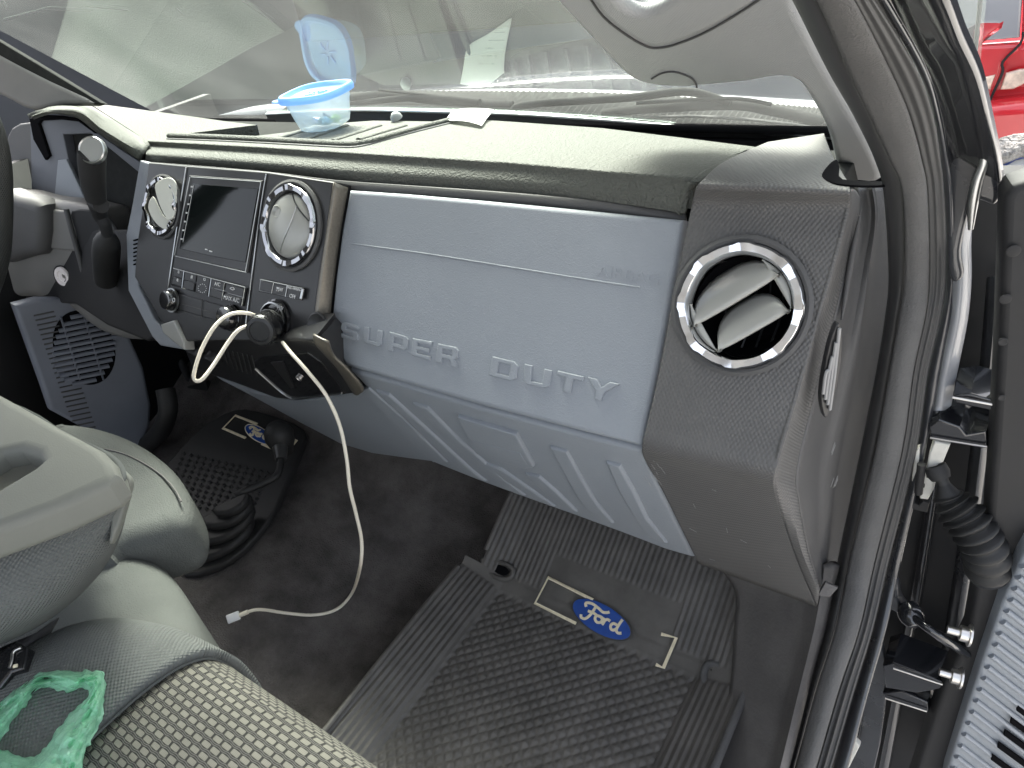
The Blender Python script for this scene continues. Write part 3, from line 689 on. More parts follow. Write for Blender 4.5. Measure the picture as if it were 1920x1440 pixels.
# ---- round vents
def vent(plane,u,v,R,parent,open_,tilt=0,name='air_vent',vanes='open',diag=-38,nrm=None,vm='vane',ring='chrome',wk=.74,offs=(.10,-.60)):
    c=plane(u,v); ax,ay,n=plane.basis()
    if nrm is not None: n=Vector(nrm).normalized(); ax=(ax-n*ax.dot(n)).normalized(); ay=n.cross(ax)
    e=bpy.data.objects.new(name,None); COL.objects.link(e); e.parent=parent; base=Vector(parent.location); e.location=c-base
    lathe('surround',c,n,[(R*1.10,-.002),(R*1.11,.003),(R*1.05,.0045),(R*1.0,.003),(R*.98,-.004)],'podside',e,seg=64)
    def md(k,r,h):
        q=(k%9)
        blk=q<3
        if h>.004: 
            return (r+(.0012 if blk and r>R*.9 else 0), h+(.0016 if blk else 0))
        return (r,h)
    lathe('chrome_ring',c,n,[(R*.985,-.004),(R*.985,.005),(R*.955,.0078),(R*.85,.0074),(R*.805,.004),(R*.785,-.012)],ring,e,seg=72,mod=md,up=ax)
    lathe('bowl',c,n,[(R*.81,.002),(R*.79,-.02),(R*.55,-.045),(R*.1,-.05),(0,-.05)],'void',e,seg=40)
    d=ax*math.cos(R_(diag))+ay*math.sin(R_(diag)); p=n.cross(d)
    r=R*.79
    if vanes=='none': pass
    elif vanes=='open':
        # two lens shaped louvers seen from the side plus two rim segments
        for off,sgn in [(q_,1) for q_ in offs]:
            rows=[]
            hl=math.sqrt(max(.02,1-off*off))*r*.97
            for i in range(21):
                s=-1+2*i/20; w=r*wk*math.sqrt(max(0,1-abs(s)**2.4))
                row=[]
                for j in range(7):
                    t=j/6
                    q=c+d*(s*hl)+p*(off*r + t*w*1.0)+n*(.004-.020*t*math.sqrt(max(0,1-s*s))*1.0+.004*math.sin(t*3.14))
                    row.append(q)
                rows.append(row)
            grid('louver',rows,vm,e,thick=.0028,ang=60)
        for s in (1,-1):
            pts=[]
            me_rows=[]
            for i in range(13):
                a=R_(-34+68*i/12); edge=c+d*(s*math.cos(a)*r)+p*(math.sin(a)*r); chord=c+d*(s*math.cos(R_(34))*r)+p*(math.sin(a)*r)
                me_rows.append([edge+n*.002,chord.lerp(edge,.5)+n*.003,chord+n*.003])
            grid('louver_end_cap',me_rows,'vane',e,thick=.002)
        V=[];F=[]
        gx=[]
        for k in range(-3,4):
            t=k*.28
            tube('honeycomb_bar',[c+ax*(t*r)+ay*(-r*math.sqrt(max(0,1-t*t))*.9)-n*.032,c+ax*(t*r)+ay*0-n*.036+ax*.004,c+ax*(t*r)+ay*(r*math.sqrt(max(0,1-t*t))*.9)-n*.032],.0012,'bezel',e,n=3,seg=6)
    else:
        lathe('louver',c,n,[(r*1.0,.000)]+[(r*.985*math.cos(R_(q_)),.002+.010*math.sin(R_(q_))) for q_ in (0,8,18,30,45,60,75,90)],'vane',e,seg=56)
        dome=lambda a,b: c+ax*(a*r)+ay*(b*r)+n*(.002+.010*math.sqrt(max(0,1-(a*a+b*b)/.97))+.0004)
        tube('louver_gap',[dome(.42,.62),dome(.34,.25),dome(.18,-.15),dome(-.05,-.55),dome(-.22,-.86)],.0008,'satin',e,n=4,seg=6)
        tube('louver_gap',[dome(.05,.97),dome(.30,.74),dome(.60,.48),dome(.92,.22)],.0011,'bezel',e,n=4,seg=6)
        if True:
            lathe('thumb_dimple',c-ax*r*.45+ay*r*.38+n*.0105,n,[(0,-.001),(.006,-.0006),(.008,.0008),(.0095,0)],'vane',e,seg=20)
    return e
M['vane_lit']=mat('vane_lit',(.62,.62,.56),.4)  # lighter vane copy, sunlight on the left vent put into its colour
vent(PF.off(.001),1387,574,.0585,dash,True,diag=40)
# ---- centre stack
BP=FP.off(.022)
BL=Pl((0,-1,-.30),BP(500,640))
stk=slab('center_stack',[(278,304),(345,310),(500,322),(626,341),(618,400),(605,480),(594,560),(586,622),(588,640),(470,640),(330,640),(300,600),(268,545),(252,520),(256,460),(268,380)],BP,.05,'bezel',dash,bev=.003)
stl=slab('lower_stack',[(470,636),(588,636),(590,645),(640,695),(672,737),(560,752),(520,748),(440,718),(360,690),(345,655),(330,640)],BL,.05,'bezel',dash,bev=.004)
# tan side strip: face looking to the passenger
def strip(L,Rt,pl1,pl2):
    return [[pl1(*a),(pl1(*a)*.5+pl2(*b)*.5)+Vector((.001,-.001,0)),pl2(*b)] for a,b in zip(L,Rt)]
rows=strip([(626,341),(612,440),(596,545),(586,628)],[(653,352),(638,440),(625,540),(615,642)],BP.off(.001),FP.off(.003))
grid('stack_side_strip',rows,'side',dash,sm=(2,5),thick=.003)
rows=strip([(586,628),(592,648),(630,690),(660,735),(668,742)],[(615,642),(625,668),(650,692),(680,728),(676,738)],BL.off(.001),GP.off(.012))
grid('stack_side_strip_lower',rows,'side',dash,sm=(2,5),thick=.003)
B1=BP.off(.0015)
for nm,pts in [('center_strip_edge',[(499,326),(490,380),(478,470),(468,550),(460,612)]),('left_strip_edge',[(349,314),(340,370),(328,450),(318,520),(314,548)])]:
    tube('bezel_seam',[B1(*p) for p in pts],.0010,'satin',stk,n=3,seg=6)
hu=slab('head_unit',[(354,328),(492,338),(477,420),(463,511),(395,496),(325,480),(338,405)],B1.off(.002),.012,'bezel',stk,bev=.002)
slab('display',[(362,344),(484,354),(472,420),(460,492),(395,480),(336,466),(347,405)],B1.off(.0032),.004,'screen',hu,bev=.0006)
for a,b in [((358,332),(490,341)),((489,342),(460,510)),((328,480),(462,511)),((356,332),(327,478))]:
    tube('bezel_highlight',[B1.off(.0035)(*a),B1.off(.0035)(*b)],.0007,'satin',hu,n=1,seg=6)
for k in range(7):
    t=k/6; u,v=359+(340-359)*t,350+(448-350)*t
    slab('touch_key',[(u-1.5,v-1.5),(u+1.8,v-1.2),(u+1.4,v+1.6),(u-1.8,v+1.4)],B1.off(.0042),.001,'text',hu,bev=.0002)
tube('key_divider',[B1.off(.0038)(363,348),B1.off(.0038)(343,454)],.0004,'text',hu,n=1,seg=6)
slab('maker_mark',[(384.3,466.55),(388.7,467.65),(388.7,469.45),(384.3,468.35)],B1.off(.0042),.001,'text',hu,bev=.0002)
slab('maker_mark',[(391.9,469.35),(397.1,470.65),(397.1,473.05),(391.9,471.75)],B1.off(.0042),.001,'text',hu,bev=.0002)
# climate buttons
cl=slab('climate_panel',[(325,502),(462,540),(455,574),(395,556),(320,535)],B1.off(.0015),.006,'gloss',stk,bev=.001)
BC_=B1.off(.0042)
for q in [[(327,505),(343,509),(341,522),(325,517)],[(325,519),(341,524),(339,537),(322,532)],
          [(347,510),(368,516),(366,529),(345,524)],[(370,517),(393,523),(388,555),(366,547)],[(345,526),(364,531),(362,545),(343,540)],
          [(397,524),(420,531),(418,544),(395,538)],[(395,541),(418,547),(415,561),(392,554)],
          [(424,532),(457,541),(454,556),(421,547)],[(421,550),(453,559),(450,572),(418,563)]]:
    slab('button',q,BC_,.004,'bezel',cl,bev=.0007)
for a,b in [((325,503),(460,539)),((396,522),(391,556)),((459,540),(453,573)),((345,507),(341,540)),((421,531),(416,563))]:
    tube('button_divider',[BC_.off(.0003)(*a),BC_.off(.0003)(*b)],.0007,'satin',cl,n=1,seg=6)
BT=BC_.off(.0003)
for s,u,v,sz in [('A/C',408,533,.008),('MAX A/C',434,561,.0085),('*',335,513,.012),('*',333,528,.012),('#',360,519,.009),('o',384,523,.010),('<>',436,542,.010)]:
    text('button_legend',s,BT,u,v,sz,'text',cl,sx=1.1)
for a in range(12):
    t=a/12*6.283; text('dial_mark','.',BT,380+7.5*math.cos(t),537+8*math.sin(t),.012,'text',cl)
# lower audio panel
au=slab('audio_panel',[(318,548),(340,552),(456,584),(448,612),(380,594),(316,575)],B1.off(.001),.006,'bezel',stk,bev=.0012)
tube('panel_groove',[B1.off(.0022)(340,570),B1.off(.0022)(420,592)],.0006,'lip',au,n=1,seg=6)
tube('panel_groove',[B1.off(.0022)(379,560),B1.off(.0022)(377,600)],.0006,'lip',au,n=1,seg=6)
def knob(u,v,R,h,par,pl=B1):
    c=pl(u,v); ax,ay,n=pl.basis()
    o=lathe('knob',c,n,[(R*1.12,0),(R*1.1,.003),(R,.004),(R*.96,h*.8),(R*.86,h),(R*.6,h*1.02),(0,h*1.0)],'gloss',par,seg=40,mod=lambda k,r,hh:(r*(1+(.02 if k%2 else 0) if hh<h*.9 and hh>.003 else r and 1)*1,hh))
    return o
knob(326,563,.0165,.016,stk); kn=knob(436,596,.018,.017,stk)
lathe('knob_ring',B1(326,563),B1.basis()[2],[(.0175,.002),(.0195,.003),(.0195,.0055),(.0172,.0055)],'satin',stk,seg=40)
text('knob_legend','O',B1.off(.0168),326,563,.010,'text',stk)
# switch row right of the display
sw=slab('switch_row',[(487,523),(569,540),(564,563),(484,546)],B1.off(.0015),.006,'gloss',stk,bev=.001)
for q in [[(489,526),(512,531),(508,549),(486,544)],[(514,532),(538,537),(534,554),(510,550)],[(540,537),(564,542),(560,560),(537,555)]]:
    slab('switch_cap',q,B1.off(.0042),.004,'bezel',sw,bev=.0008)
slab('switch_end_cap',[(565,541),(569,542),(565,561),(561,560)],B1.off(.0046),.003,'satin',sw,bev=.0006)
tube('button_divider',[B1.off(.0044)(513,530),B1.off(.0044)(509,550)],.0006,'satin',sw,n=1,seg=6); tube('button_divider',[B1.off(.0044)(539,536),B1.off(.0044)(535,556)],.0006,'satin',sw,n=1,seg=6)
tube('button_divider',[B1.off(.0044)(488,524),B1.off(.0044)(568,541)],.0006,'satin',sw,n=1,seg=6)
text('switch_legend','OFF',B1.off(.0046),526,543,.0065,'text',sw); text('switch_legend','PASS AIRBAG',B1.off(.0046),551,541,.0052,'text',sw); text('switch_legend','OFF',B1.off(.0046),549,556,.0075,'text',sw)
slab('switch_icon',[(518.3,537.85),(522.7,538.95),(522.7,542.15),(518.3,541.05)],B1.off(.0050),.0008,'text',sw,bev=.0002)
tube('switch_icon',[B1.off(.0048)(518.5,543),B1.off(.0048)(518.3,546)],.0004,'text',sw,n=1,seg=5)
tube('switch_icon',[B1.off(.0048)(522,543.5),B1.off(.0048)(521.6,546.5)],.0004,'text',sw,n=1,seg=5)
# 12 V socket
sc_=BP(520,602); n_=BP.basis()[2]
so_=lathe('power_socket',sc_,n_,[(.030,0),(.031,.004),(.028,.005),(.026,.0015),(.018,.001),(.017,-.02),(0,-.02)],'gloss',stk,seg=48)
text('socket_legend','12V',B1.off(.0018),525,578,.0095,'text',stk)
c2=BP(596,612); lathe('socket_cap',c2,n_,[(.0195,0),(.0195,.0025),(.017,.0035),(.016,.0028),(0,.0028)],'bezel',stk,seg=40)
# centre vent, left vent
vent(BP.off(.001),546,424,.0560,stk,False,vanes='closed',diag=-57,ring='chrome_dimmed')
ve=vent(BP.off(.001),306,388,.046,stk,False,vanes='none',ring='chrome_dimmed')
for pp,oo in ([(290,352),(299,338),(316,333),(329,342),(331,372),(327,402),(316,412),(302,392)],.016),([(277,388),(286,368),(296,385),(308,406),(328,416),(322,428),(304,428),(287,412)],.010):
    slab('louver',pp,Pl((.35,-.75,.56),BP.off(oo)(305,388)),.003,'vane_lit',ve,bev=.001,sm=3)
# key slots / cubby in lower stack
pk=slab('storage_pocket',[(474,677),(490,670),(575,661),(602,680),(632,720),(646,740),(560,748),(536,744),(500,712),(478,692)],BL.off(.0015),.010,'gloss',stl,bev=.002)
slab('pocket_wall',[(507,680),(530,678),(552,728),(545,729)],BL.off(.003),.006,'bezel',pk,bev=.001)
tube('pocket_edge',[BL.off(.0025)(*p) for p in [(478,692),(500,712),(536,742),(560,747),(640,738)]],.0012,'satin',pk,n=4,seg=6)
lathe('auxiliary_jack',BL(563,706),BL.basis()[2],[(.0052,0),(.0052,.005),(.003,.0055),(.002,.002),(0,.002)],'steel',pk,seg=24)
for i in range(7):
    u=418+i*9; tube('cubby_rib',[BL.off(.001)(u,655+i*2),BL.off(.001)(u+10,688+i*3)],.0010,'lip',stl,n=1,seg=6)
slab('driver_mode_dial',[(300,608),(326,600),(344,640),(345,656),(330,646),(305,625)],BP.off(.006),.02,'vane',stl,bev=.003)
for u,v,r in [(372,655,.013),(405,668,.015)]: 
    lathe('selector_knob',BL(u,v),BL.basis()[2],[(r,0),(r,.012),(r*.8,.016),(0,.016)],'bezel',stl,seg=28)
for u,v in [(358,634),(372,638)]: slab('selector_mark',[(u-2,v-1.5),(u+2,v-.5),(u+2,v+1),(u-2,v)],BL.off(.002),.001,'text',stl,bev=.0002)
# blue-grey trim left of the stack
slab('instrument_side_trim',[(262,300),(281,306),(272,390),(262,460),(258,535),(290,600),(345,656),(300,648),(285,632),(258,580),(240,545),(236,440),(248,380)],FP.off(.010),.02,'panel',dash,bev=.003)
for k in range(7):
    v=448+k*7.5; tube('trim_notch',[FP.off(.0105)(251,v+3),FP.off(.0105)(262,v)],.0016,'void',dash,n=1,seg=6)
# instrument hood
rows=[[TP(277,265),TP(277,268),PY(274,285,.645),PY(266,304,.632)],
      [TP(240,240),TP(239,243),PY(234,262,.60),PY(226,278,.585)],
      [TP(200,212),TP(198,216),PY(190,234,.565),PY(178,246,.55)],
      [TP(165,192),TP(163,196),PY(158,208,.545),PY(146,222,.53)],
      [TP(130,188),TP(128,191),PY(122,202,.54),PY(112,215,.52)],
      [TP(100,189),TP(96,192),PY(88,204,.54),PY(80,214,.52)],
      [TP(72,200),TP(68,206),PY(60,215,.55),PY(55,222,.53)]]
grid('instrument_hood',rows,'pad',dash,sm=(4,4),thick=.006)
CL=Pl((.15,-1,.35),PY(160,300,.66))
slab('instrument_surround',[(56,222),(80,216),(112,217),(146,224),(178,247),(226,280),(266,306),(276,318),(262,440),(60,440),(58,300)],CL,.02,'darkpanel',dash,bev=.002,holes=[[(118,252),(170,250),(268,330),(250,425),(160,425),(135,330)]])
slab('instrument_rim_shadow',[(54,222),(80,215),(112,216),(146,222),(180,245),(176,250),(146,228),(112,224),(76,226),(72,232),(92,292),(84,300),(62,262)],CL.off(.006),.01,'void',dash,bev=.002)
slab('instrument_cluster',[(110,245),(175,245),(272,328),(258,430),(150,430),(125,330)],CL.off(-.02),.01,'matte',dash,bev=.002)
slab('instrument_blue_cover',[(108,300),(124,298),(160,375),(158,392),(100,385)],CL.off(.003),.008,'panel',dash,bev=.002)
slab('driver_vent_housing',[(22,240),(70,235),(84,300),(62,385),(10,385),(8,300)],CL.off(-.004),.01,'podside',dash,bev=.004,sm=3)
lathe('driver_vent_ring',CL.off(.002)(35,345),CL.basis()[2],[(.032,0),(.034,.008),(.029,.011),(.026,.002)],'chrome',dash,seg=36)
lathe('driver_vent_bowl',CL.off(.002)(35,345),CL.basis()[2],[(.027,.003),(.02,-.006),(0,-.008)],'void',dash,seg=30)
slab('knee_bolster',[(-60,430),(240,430),(245,545),(262,575),(292,632),(275,640),(200,610),(140,570),(0,560),(-60,550)],FP.off(-.02),.03,'black',dash,bev=.005)

box('dash_sun_block',(-1.36,.83,.50),(.66,.26,.28),'matte',dash)  # unseen boxes added inside the hollow dash to stop sun leaks
box('dash_sun_block',(-.62,.84,.48),(.90,.22,.28),'matte',dash)
# ================================================================ STEERING COLUMN, WHEEL, SHIFTER
sc2=thing('steering_column','grey steering column shroud with pale ignition lock left of the centre stack','steering column',PY(120,480,.55))
SP=Pl((.25,-1,.30),PY(130,500,.54))
slab('column_shroud',[(5,360),(60,372),(120,378),(165,388),(186,398),(205,440),(238,480),(240,545),(262,580),(276,632),(240,640),(180,622),(120,575),(60,560),(20,560),(-30,570),(-30,380)],SP,.08,'col',sc2,bev=.020,sm=3,res=6)
slab('upper_cover',[(92,392),(122,396),(150,480),(140,472),(88,466)],SP.off(.006),.02,'col',sc2,bev=.005)
slab('turn_signal_housing',[(-30,362),(30,368),(62,378),(78,400),(74,470),(50,482),(-30,490)],SP.off(.03),.06,'podside',sc2,bev=.02,sm=2,res=6)
ig=lathe('ignition_lock',SP.off(.002)(118,518),SP.basis()[2],[(.022,0),(.022,.003),(.0185,.006),(.017,.006)],'black',sc2,seg=36)
lathe('lock_barrel',SP.off(.006)(118,518),SP.basis()[2],[(.0195,0),(.0195,.002),(.0185,.004),(.012,.0035),(.011,.0015),(0,.0015)],'white2' if 'white2' in M else mat('white2',(.85,.80,.79),.4),ig,seg=36)
slab('key_slot',[(116,514),(124,518),(125,524),(117,520)],SP.off(.0085),.001,'steel',ig,bev=.0002)
tube('shifter_gate_rim',[SP.off(.012)(*p) for p in [(124,392),(134,430),(148,480),(160,520),(180,545),(200,550),(222,540),(234,520),(232,470),(222,440),(205,415),(185,398)]],.005,'podside',sc2,n=5,seg=10)
slab('shifter_gate',[(134,396),(180,398),(205,420),(222,445),(230,475),(230,515),(215,538),(198,544),(182,538),(164,515),(152,480),(140,430)],SP.off(.008),.01,'black',sc2,bev=.002,sm=3)
sh=thing('gear_shift_lever','black column gear lever with round silver button on its grip','gear lever',PY(190,420,.5))
tube('grip',[PY(172,283,.50),PY(172,310,.50),PY(175,345,.50),PY(180,372,.50)],[.0185,.0185,.017,.015],'black',sh,n=4,seg=24)
gd=(PY(172,283,.50)-PY(172,310,.50)).normalized()
bt_=lathe('button',PY(172,281,.497),Vector((.55,-.75,.55)),[(.0195,-.006),(.0195,.001),(.0180,.0025),(.0165,.0012)],'satin',sh,seg=40)
lathe('button_face',PY(172,281,.497),Vector((.55,-.75,.55)),[(.0165,.0012),(0,.0018)],'greyplast',bt_,seg=40)
tube('lever_arm',[PY(178,365,.51),PY(186,400,.52),PY(196,420,.52),PY(202,440,.52)],[.014,.012,.010,.009],'black',sh,n=4,seg=16)
tube('boot',[PY(201,438,.525),PY(200,455,.525),PY(199,490,.525),PY(199,525,.525)],[.008,.021,.022,.020],'rubber2',sh,n=4,seg=20)
tube('cluster_connector',[PY(178,380,.505),PY(190,385,.50)],.012,'black',sh,n=1,seg=14)
stw=thing('steering_wheel','leather wrapped steering wheel rim at the left edge of the view','steering wheel',PY(0,380,.42))
tube('rim',[PY(-40,180,.45),PY(-12,240,.44),(PY(2,300,.43)),PY(6,360,.42),PY(6,420,.41),PY(2,480,.40),PY(-14,540,.39),PY(-50,620,.38)],.013,'wheel',stw,n=6,seg=18)

# ================================================================ DRIVER DOOR / FOOTWELL
dd=thing('driver_door_panel','dark blue-grey lower door panel with oval speaker grille, across the cab','door panel',PX(160,640,-1.55))
DP=Pl((1,-.15,0),PX(160,680,-1.55))
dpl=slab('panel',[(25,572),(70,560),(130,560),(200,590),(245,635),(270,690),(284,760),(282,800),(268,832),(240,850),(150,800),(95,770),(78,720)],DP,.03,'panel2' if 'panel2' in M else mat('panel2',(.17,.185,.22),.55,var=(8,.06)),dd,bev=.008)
for i in range(26):
    v=578+i*9.0; l=25+(v-572)*.36+14; 
    if v>800: break
    tube('panel_groove',[DP.off(.0006)(l+22,v+14),DP.off(.0006)(l+60,v+6)],.0016,'podside',dpl,n=1,seg=6)
import itertools
gc,gr=(158,652),(62,66)
spk=slab('speaker_grille',[(gc[0]+59*math.cos(t)+8*math.sin(t)*-1*0,gc[1]+69*math.sin(t)+12*math.cos(t)) for t in [i/40*6.283 for i in range(40)]],DP.off(.001),.006,'void',dd,bev=.001)
for k in range(13):
    v0=-62+k*10.5
    w=59*math.sqrt(max(0,1-(v0/69)**2))
    if w<8: continue
    tube('grille_bar',[DP.off(.003)(gc[0]-w,gc[1]+v0+w*.20),DP.off(.003)(gc[0]+w,gc[1]+v0-w*.20)],.0052,M['panel2'] if 'panel2' in M else bpy.data.materials['panel2'],spk,n=1,seg=8,flat=.5)
for k in (-1,1):
    tube('grille_post',[DP.off(.004)(gc[0]-22+k*22,gc[1]-58),DP.off(.004)(gc[0]+14+k*22,gc[1]+60)],.003,bpy.data.materials['panel2'],spk,n=1,seg=8,flat=.6)
pedal=thing('brake_pedal','dark pedal arm and cover hanging in the driver footwell','pedal',PY(360,700,.75))
tube('pedal_arm',[PY(330,660,.74),PY(350,700,.72),PY(368,735,.70)],.010,'black',pedal,n=4,seg=10)
slab('pedal_pad',[(350,725),(385,715),(392,745),(360,758)],Pl((.1,-1,.4),PY(370,738,.69)),.012,'rubber2',pedal,bev=.003)
tube('carpet_tunnel_edge',[PZ(268,840,.02),PZ(300,810,.1),PZ(315,770,.16),PZ(310,730,.2)],.02,'rubber2',None,n=4,seg=12)
tag(bpy.data.objects['carpet_tunnel_edge'],'black rubber edging at the side of the driver footwell','edging'); bpy.data.objects['carpet_tunnel_edge'].name='footwell_edging'

# ================================================================ FLOOR MATS
def badge(mt,plane,corners,oval,flipk=1,lw=.0028,dirt=True,small=False):
    """frame, oval and script, all raised a little above the rubber"""
    def ln(nm,pts,r,m,par): return tube(nm,[plane.off(.0012)(*p) for p in pts],r,m,par,n=1,seg=6,flat=.5,dirv=plane.n)
    for seg in corners: ln('badge_frame',seg,lw,'mark',mt)
    (cx,cy),(ax_,ay_),(bx_,by_)=oval
    el=[(cx+ax_*math.cos(t)+bx_*math.sin(t),cy+ay_*math.cos(t)+by_*math.sin(t)) for t in [i/48*2*math.pi for i in range(48)]]
    tube('oval_rim',[plane.off(.0012)(*p) for p in el]+[plane.off(.0012)(*el[0])],lw*.42,'lip' if not small else 'mark',mt,n=1,seg=6)
    ov=slab('oval_badge',el,plane.off(.0025),.004,'blue',mt,bev=.0012)
    # script letters in oval coordinates (x right, y up), drawn as strokes
    S=[[(-.62,.22),(-.66,.40),(-.45,.52),(-.20,.46),(-.02,.38),(.12,.46),(.20,.56)],[(-.30,.44),(-.36,.15),(-.44,-.15),(-.56,-.40),(-.70,-.42),(-.72,-.28)],[(-.52,.06),(-.34,.10),(-.16,.06)],
       [(-.06,.10),(-.20,.04),(-.22,-.16),(-.12,-.26),(.0,-.16),(.02,.02),(-.06,.10),(.08,.06)],[(.12,.14),(.10,-.10),(.06,-.26)],[(.11,.02),(.20,.14),(.30,.12)],
       [(.58,.10),(.44,.10),(.36,-.06),(.40,-.24),(.50,-.22),(.60,-.04)],[(.70,.52),(.62,.16),(.58,-.14),(.66,-.26),(.78,-.18)]]
    wd=math.hypot(ax_,ay_)
    for st in S:
        pts=[plane.off(.0032)(cx+ax_*x-bx_*y*-1*flipk*0+(-bx_)*y*1.0*-1,cy+ay_*x+(-by_)*y*-1) if False else plane.off(.0032)(cx+ax_*x*.92+bx_*y*1.25,cy+ay_*x*.92+by_*y*1.25) for x,y in st]
        tube('script_stroke',pts,lw*.85,'mark',ov,n=4,seg=6,flat=.6,dirv=plane.n)
mat1=thing('floor_mat','black ribbed rubber floor mat in the passenger footwell with blue oval badge','floor mat',(-.41,.4,.02))
def matz(x,y):
    xl,xr=-.573,-.234
    z=.010
    toe=max(0,y-.550)
    z+=toe*.55
    if x<xl: z+=(xl-x)*.35
    if x>xr: z+=(x-xr)*.35
    z+=.0
    # relief
    inflat=(xl<x<xr) and y<.548
    if inflat:
        p=.0185
        a=((x+y*1.0)/p)%1; b=((x-y*1.0)/p)%1
        z+=.0032*min(1,min(min(a,1-a),min(b,1-b))*3.6) -.0032
        z-=.001
    elif y>.548 and y<.568: z+=.001
    elif y>=.566 or x<xl or x>xr:
        # badge plate stays smooth
        if -.505<x<-.282 and .572<y<.626: z+=.0005
        else:
            q=(x/.0095)%1
            if (x<xl-.006) or (x>xr+.006) or y>.572: z+=.0032*(1-abs(2*q-1))
    if x>-.17: z+=.001
    return z
rows=[]
ny,nx=300,300
for j in range(ny+1):
    y=.05+.85*j/ny; row=[]
    wl=(-.647 if y<.565 else -.618)+.03*max(0,.4-y)
    if .562<y<.60: wl+=.0
    for i in range(nx+1):
        x=wl+(-.160-wl)*i/nx
        row.append((x,y,matz(x,y)+(floor_z(x,y)-max(0,y-.60)*.55)))
    rows.append(row)
o=grid('mat_body',rows,'rubber',mat1,ang=180)
tube('raised_border',[Vector((-.647+.03*max(0,.4-y),y,matz(-.645,y)+.003)) for y in [.05,.15,.25,.35,.45,.54]],.005,'rubber',mat1,n=3,seg=8)
tube('raised_border',[Vector((-.618,y,matz(-.618,y)+.003)) for y in [.585,.65,.75,.88]],.005,'rubber',mat1,n=3,seg=8)
tube('raised_border',[Vector((-.160,y,matz(-.160,y)+.004)) for y in [.05,.2,.35,.45,.53,.545]],.0055,'seal',mat1,n=3,seg=8)
MP=Pl((0,-.55,1),(0,.550,.0120))
MPf=MP.off(.0006)
tube('retainer_loop',[MP.off(.003)(u,v) for u,v in [(905,1049),(925,1052),(950,1058),(962,1068),(960,1080),(948,1086),(930,1082),(912,1068),(905,1049)]],.0045,'rubber',mat1,n=4,seg=8)
slab('retainer_hole',[(918,1056),(945,1062),(954,1072),(944,1079),(928,1072)],MP.off(.0055),.002,'void',mat1,bev=.0004,sm=3)
tube('retainer_loop',[MP.off(.003)(u,v) for u,v in [(1362,1258),(1345,1246),(1328,1246),(1320,1262),(1322,1280),(1335,1288),(1352,1290)]],.0055,'seal',mat1,n=4,seg=8)
slab('retainer_hole',[(1332,1254),(1362,1264),(1362,1286),(1336,1278)],MP.off(.0052),.002,'void',mat1,bev=.0004)
badge(mat1,MPf.off(.0035),[[(1112,1125),(1028,1083),(1003,1131),(1080,1169)],[(1240,1189),(1268,1196),(1244,1252),(1230,1246)]],((1128,1161),(54,28),(7,-27)))
# centre mat on the tunnel
mat2=thing('floor_mat','shaded black rubber mat on the tunnel with small oval badge behind the chrome shifter','floor mat',PZ(430,900,.125))
HP=Pl((0,-.12,1),(-1.05,.45,.135))
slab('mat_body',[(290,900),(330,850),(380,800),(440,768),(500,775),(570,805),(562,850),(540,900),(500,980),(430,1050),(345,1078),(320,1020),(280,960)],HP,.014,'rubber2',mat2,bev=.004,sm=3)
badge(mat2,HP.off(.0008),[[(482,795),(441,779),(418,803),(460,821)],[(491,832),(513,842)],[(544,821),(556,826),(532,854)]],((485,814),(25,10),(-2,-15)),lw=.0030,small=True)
# diamonds on the tunnel mat
V=[];F=[]
for i in range(16):
    for j in range(14):
        u=345+i*13+j*-4.0; v=850+i*3.0+j*9.5
        if u<300+ (v-850)*.1 or u>520-(v-850)*.35 or v>960 or v<838+(u-400)*-.12: continue
        q=[HP.off(.001)(u-5,v),HP.off(.001)(u,v-4),HP.off(.001)(u+5,v+1),HP.off(.001)(u,v+5)]
        b=len(V); V+=[tuple(x) for x in q]+[tuple(HP.off(.0035)(u,v))]
        for k in range(4): F.append((b+k,b+(k+1)%4,b+4))
me=bpy.data.meshes.new('dm'); me.from_pydata(V,[],F); me.update(); link('raised_diamonds',me,'rubber2',mat2)
# transfer case shifter
tc_=thing('floor_shifter','black floor lever with ball knob rising from a stepped rubber boot','gear lever',PZ(420,970,.15))
lathe('knob',PD(524,818,1.30),(0,0,1),[(0,.030),(.014,.027),(.024,.015),(.027,0),(.024,-.014),(.016,-.030),(.012,-.040),(0,-.042)],'rubber2',tc_,seg=32)
tube('collar',[PD(525,835,1.29),PD(527,862,1.27)],[.014,.010],'satin2' if 'satin2' in M else mat('satin2',(.06,.06,.06),.4,metal=.3),tc_,n=1,seg=14)
tube('shaft',[PD(527,862,1.27),PD(520,890,1.25),PD(495,905,1.24),PD(460,920,1.22),PD(445,928,1.22)],.0065,'rubber2',tc_,n=5,seg=12)
for k,(u,v,w,h) in enumerate([(428,945,34,10),(420,962,48,14),(408,985,62,18),(392,1012,76,22)]):
    pts=[(u-w*.95,v+h*.9),(u-w*.5,v-h*.2),(u+w*.6,v-h*1.9),(u+w*1.05,v-h*2.2),(u+w*.9,v-h*.6),(u+w*.2,v+h*1.2),(u-w*.6,v+h*1.7)]
    slab('boot_step',pts,HP.off(.056-.014*k),.016,'gloss2' if k<0 else 'rubber2',tc_,bev=.006,sm=3) if False else slab('boot_step',pts,HP.off(.056-.014*k),.016,'rubber2',tc_,bev=.006,sm=3)

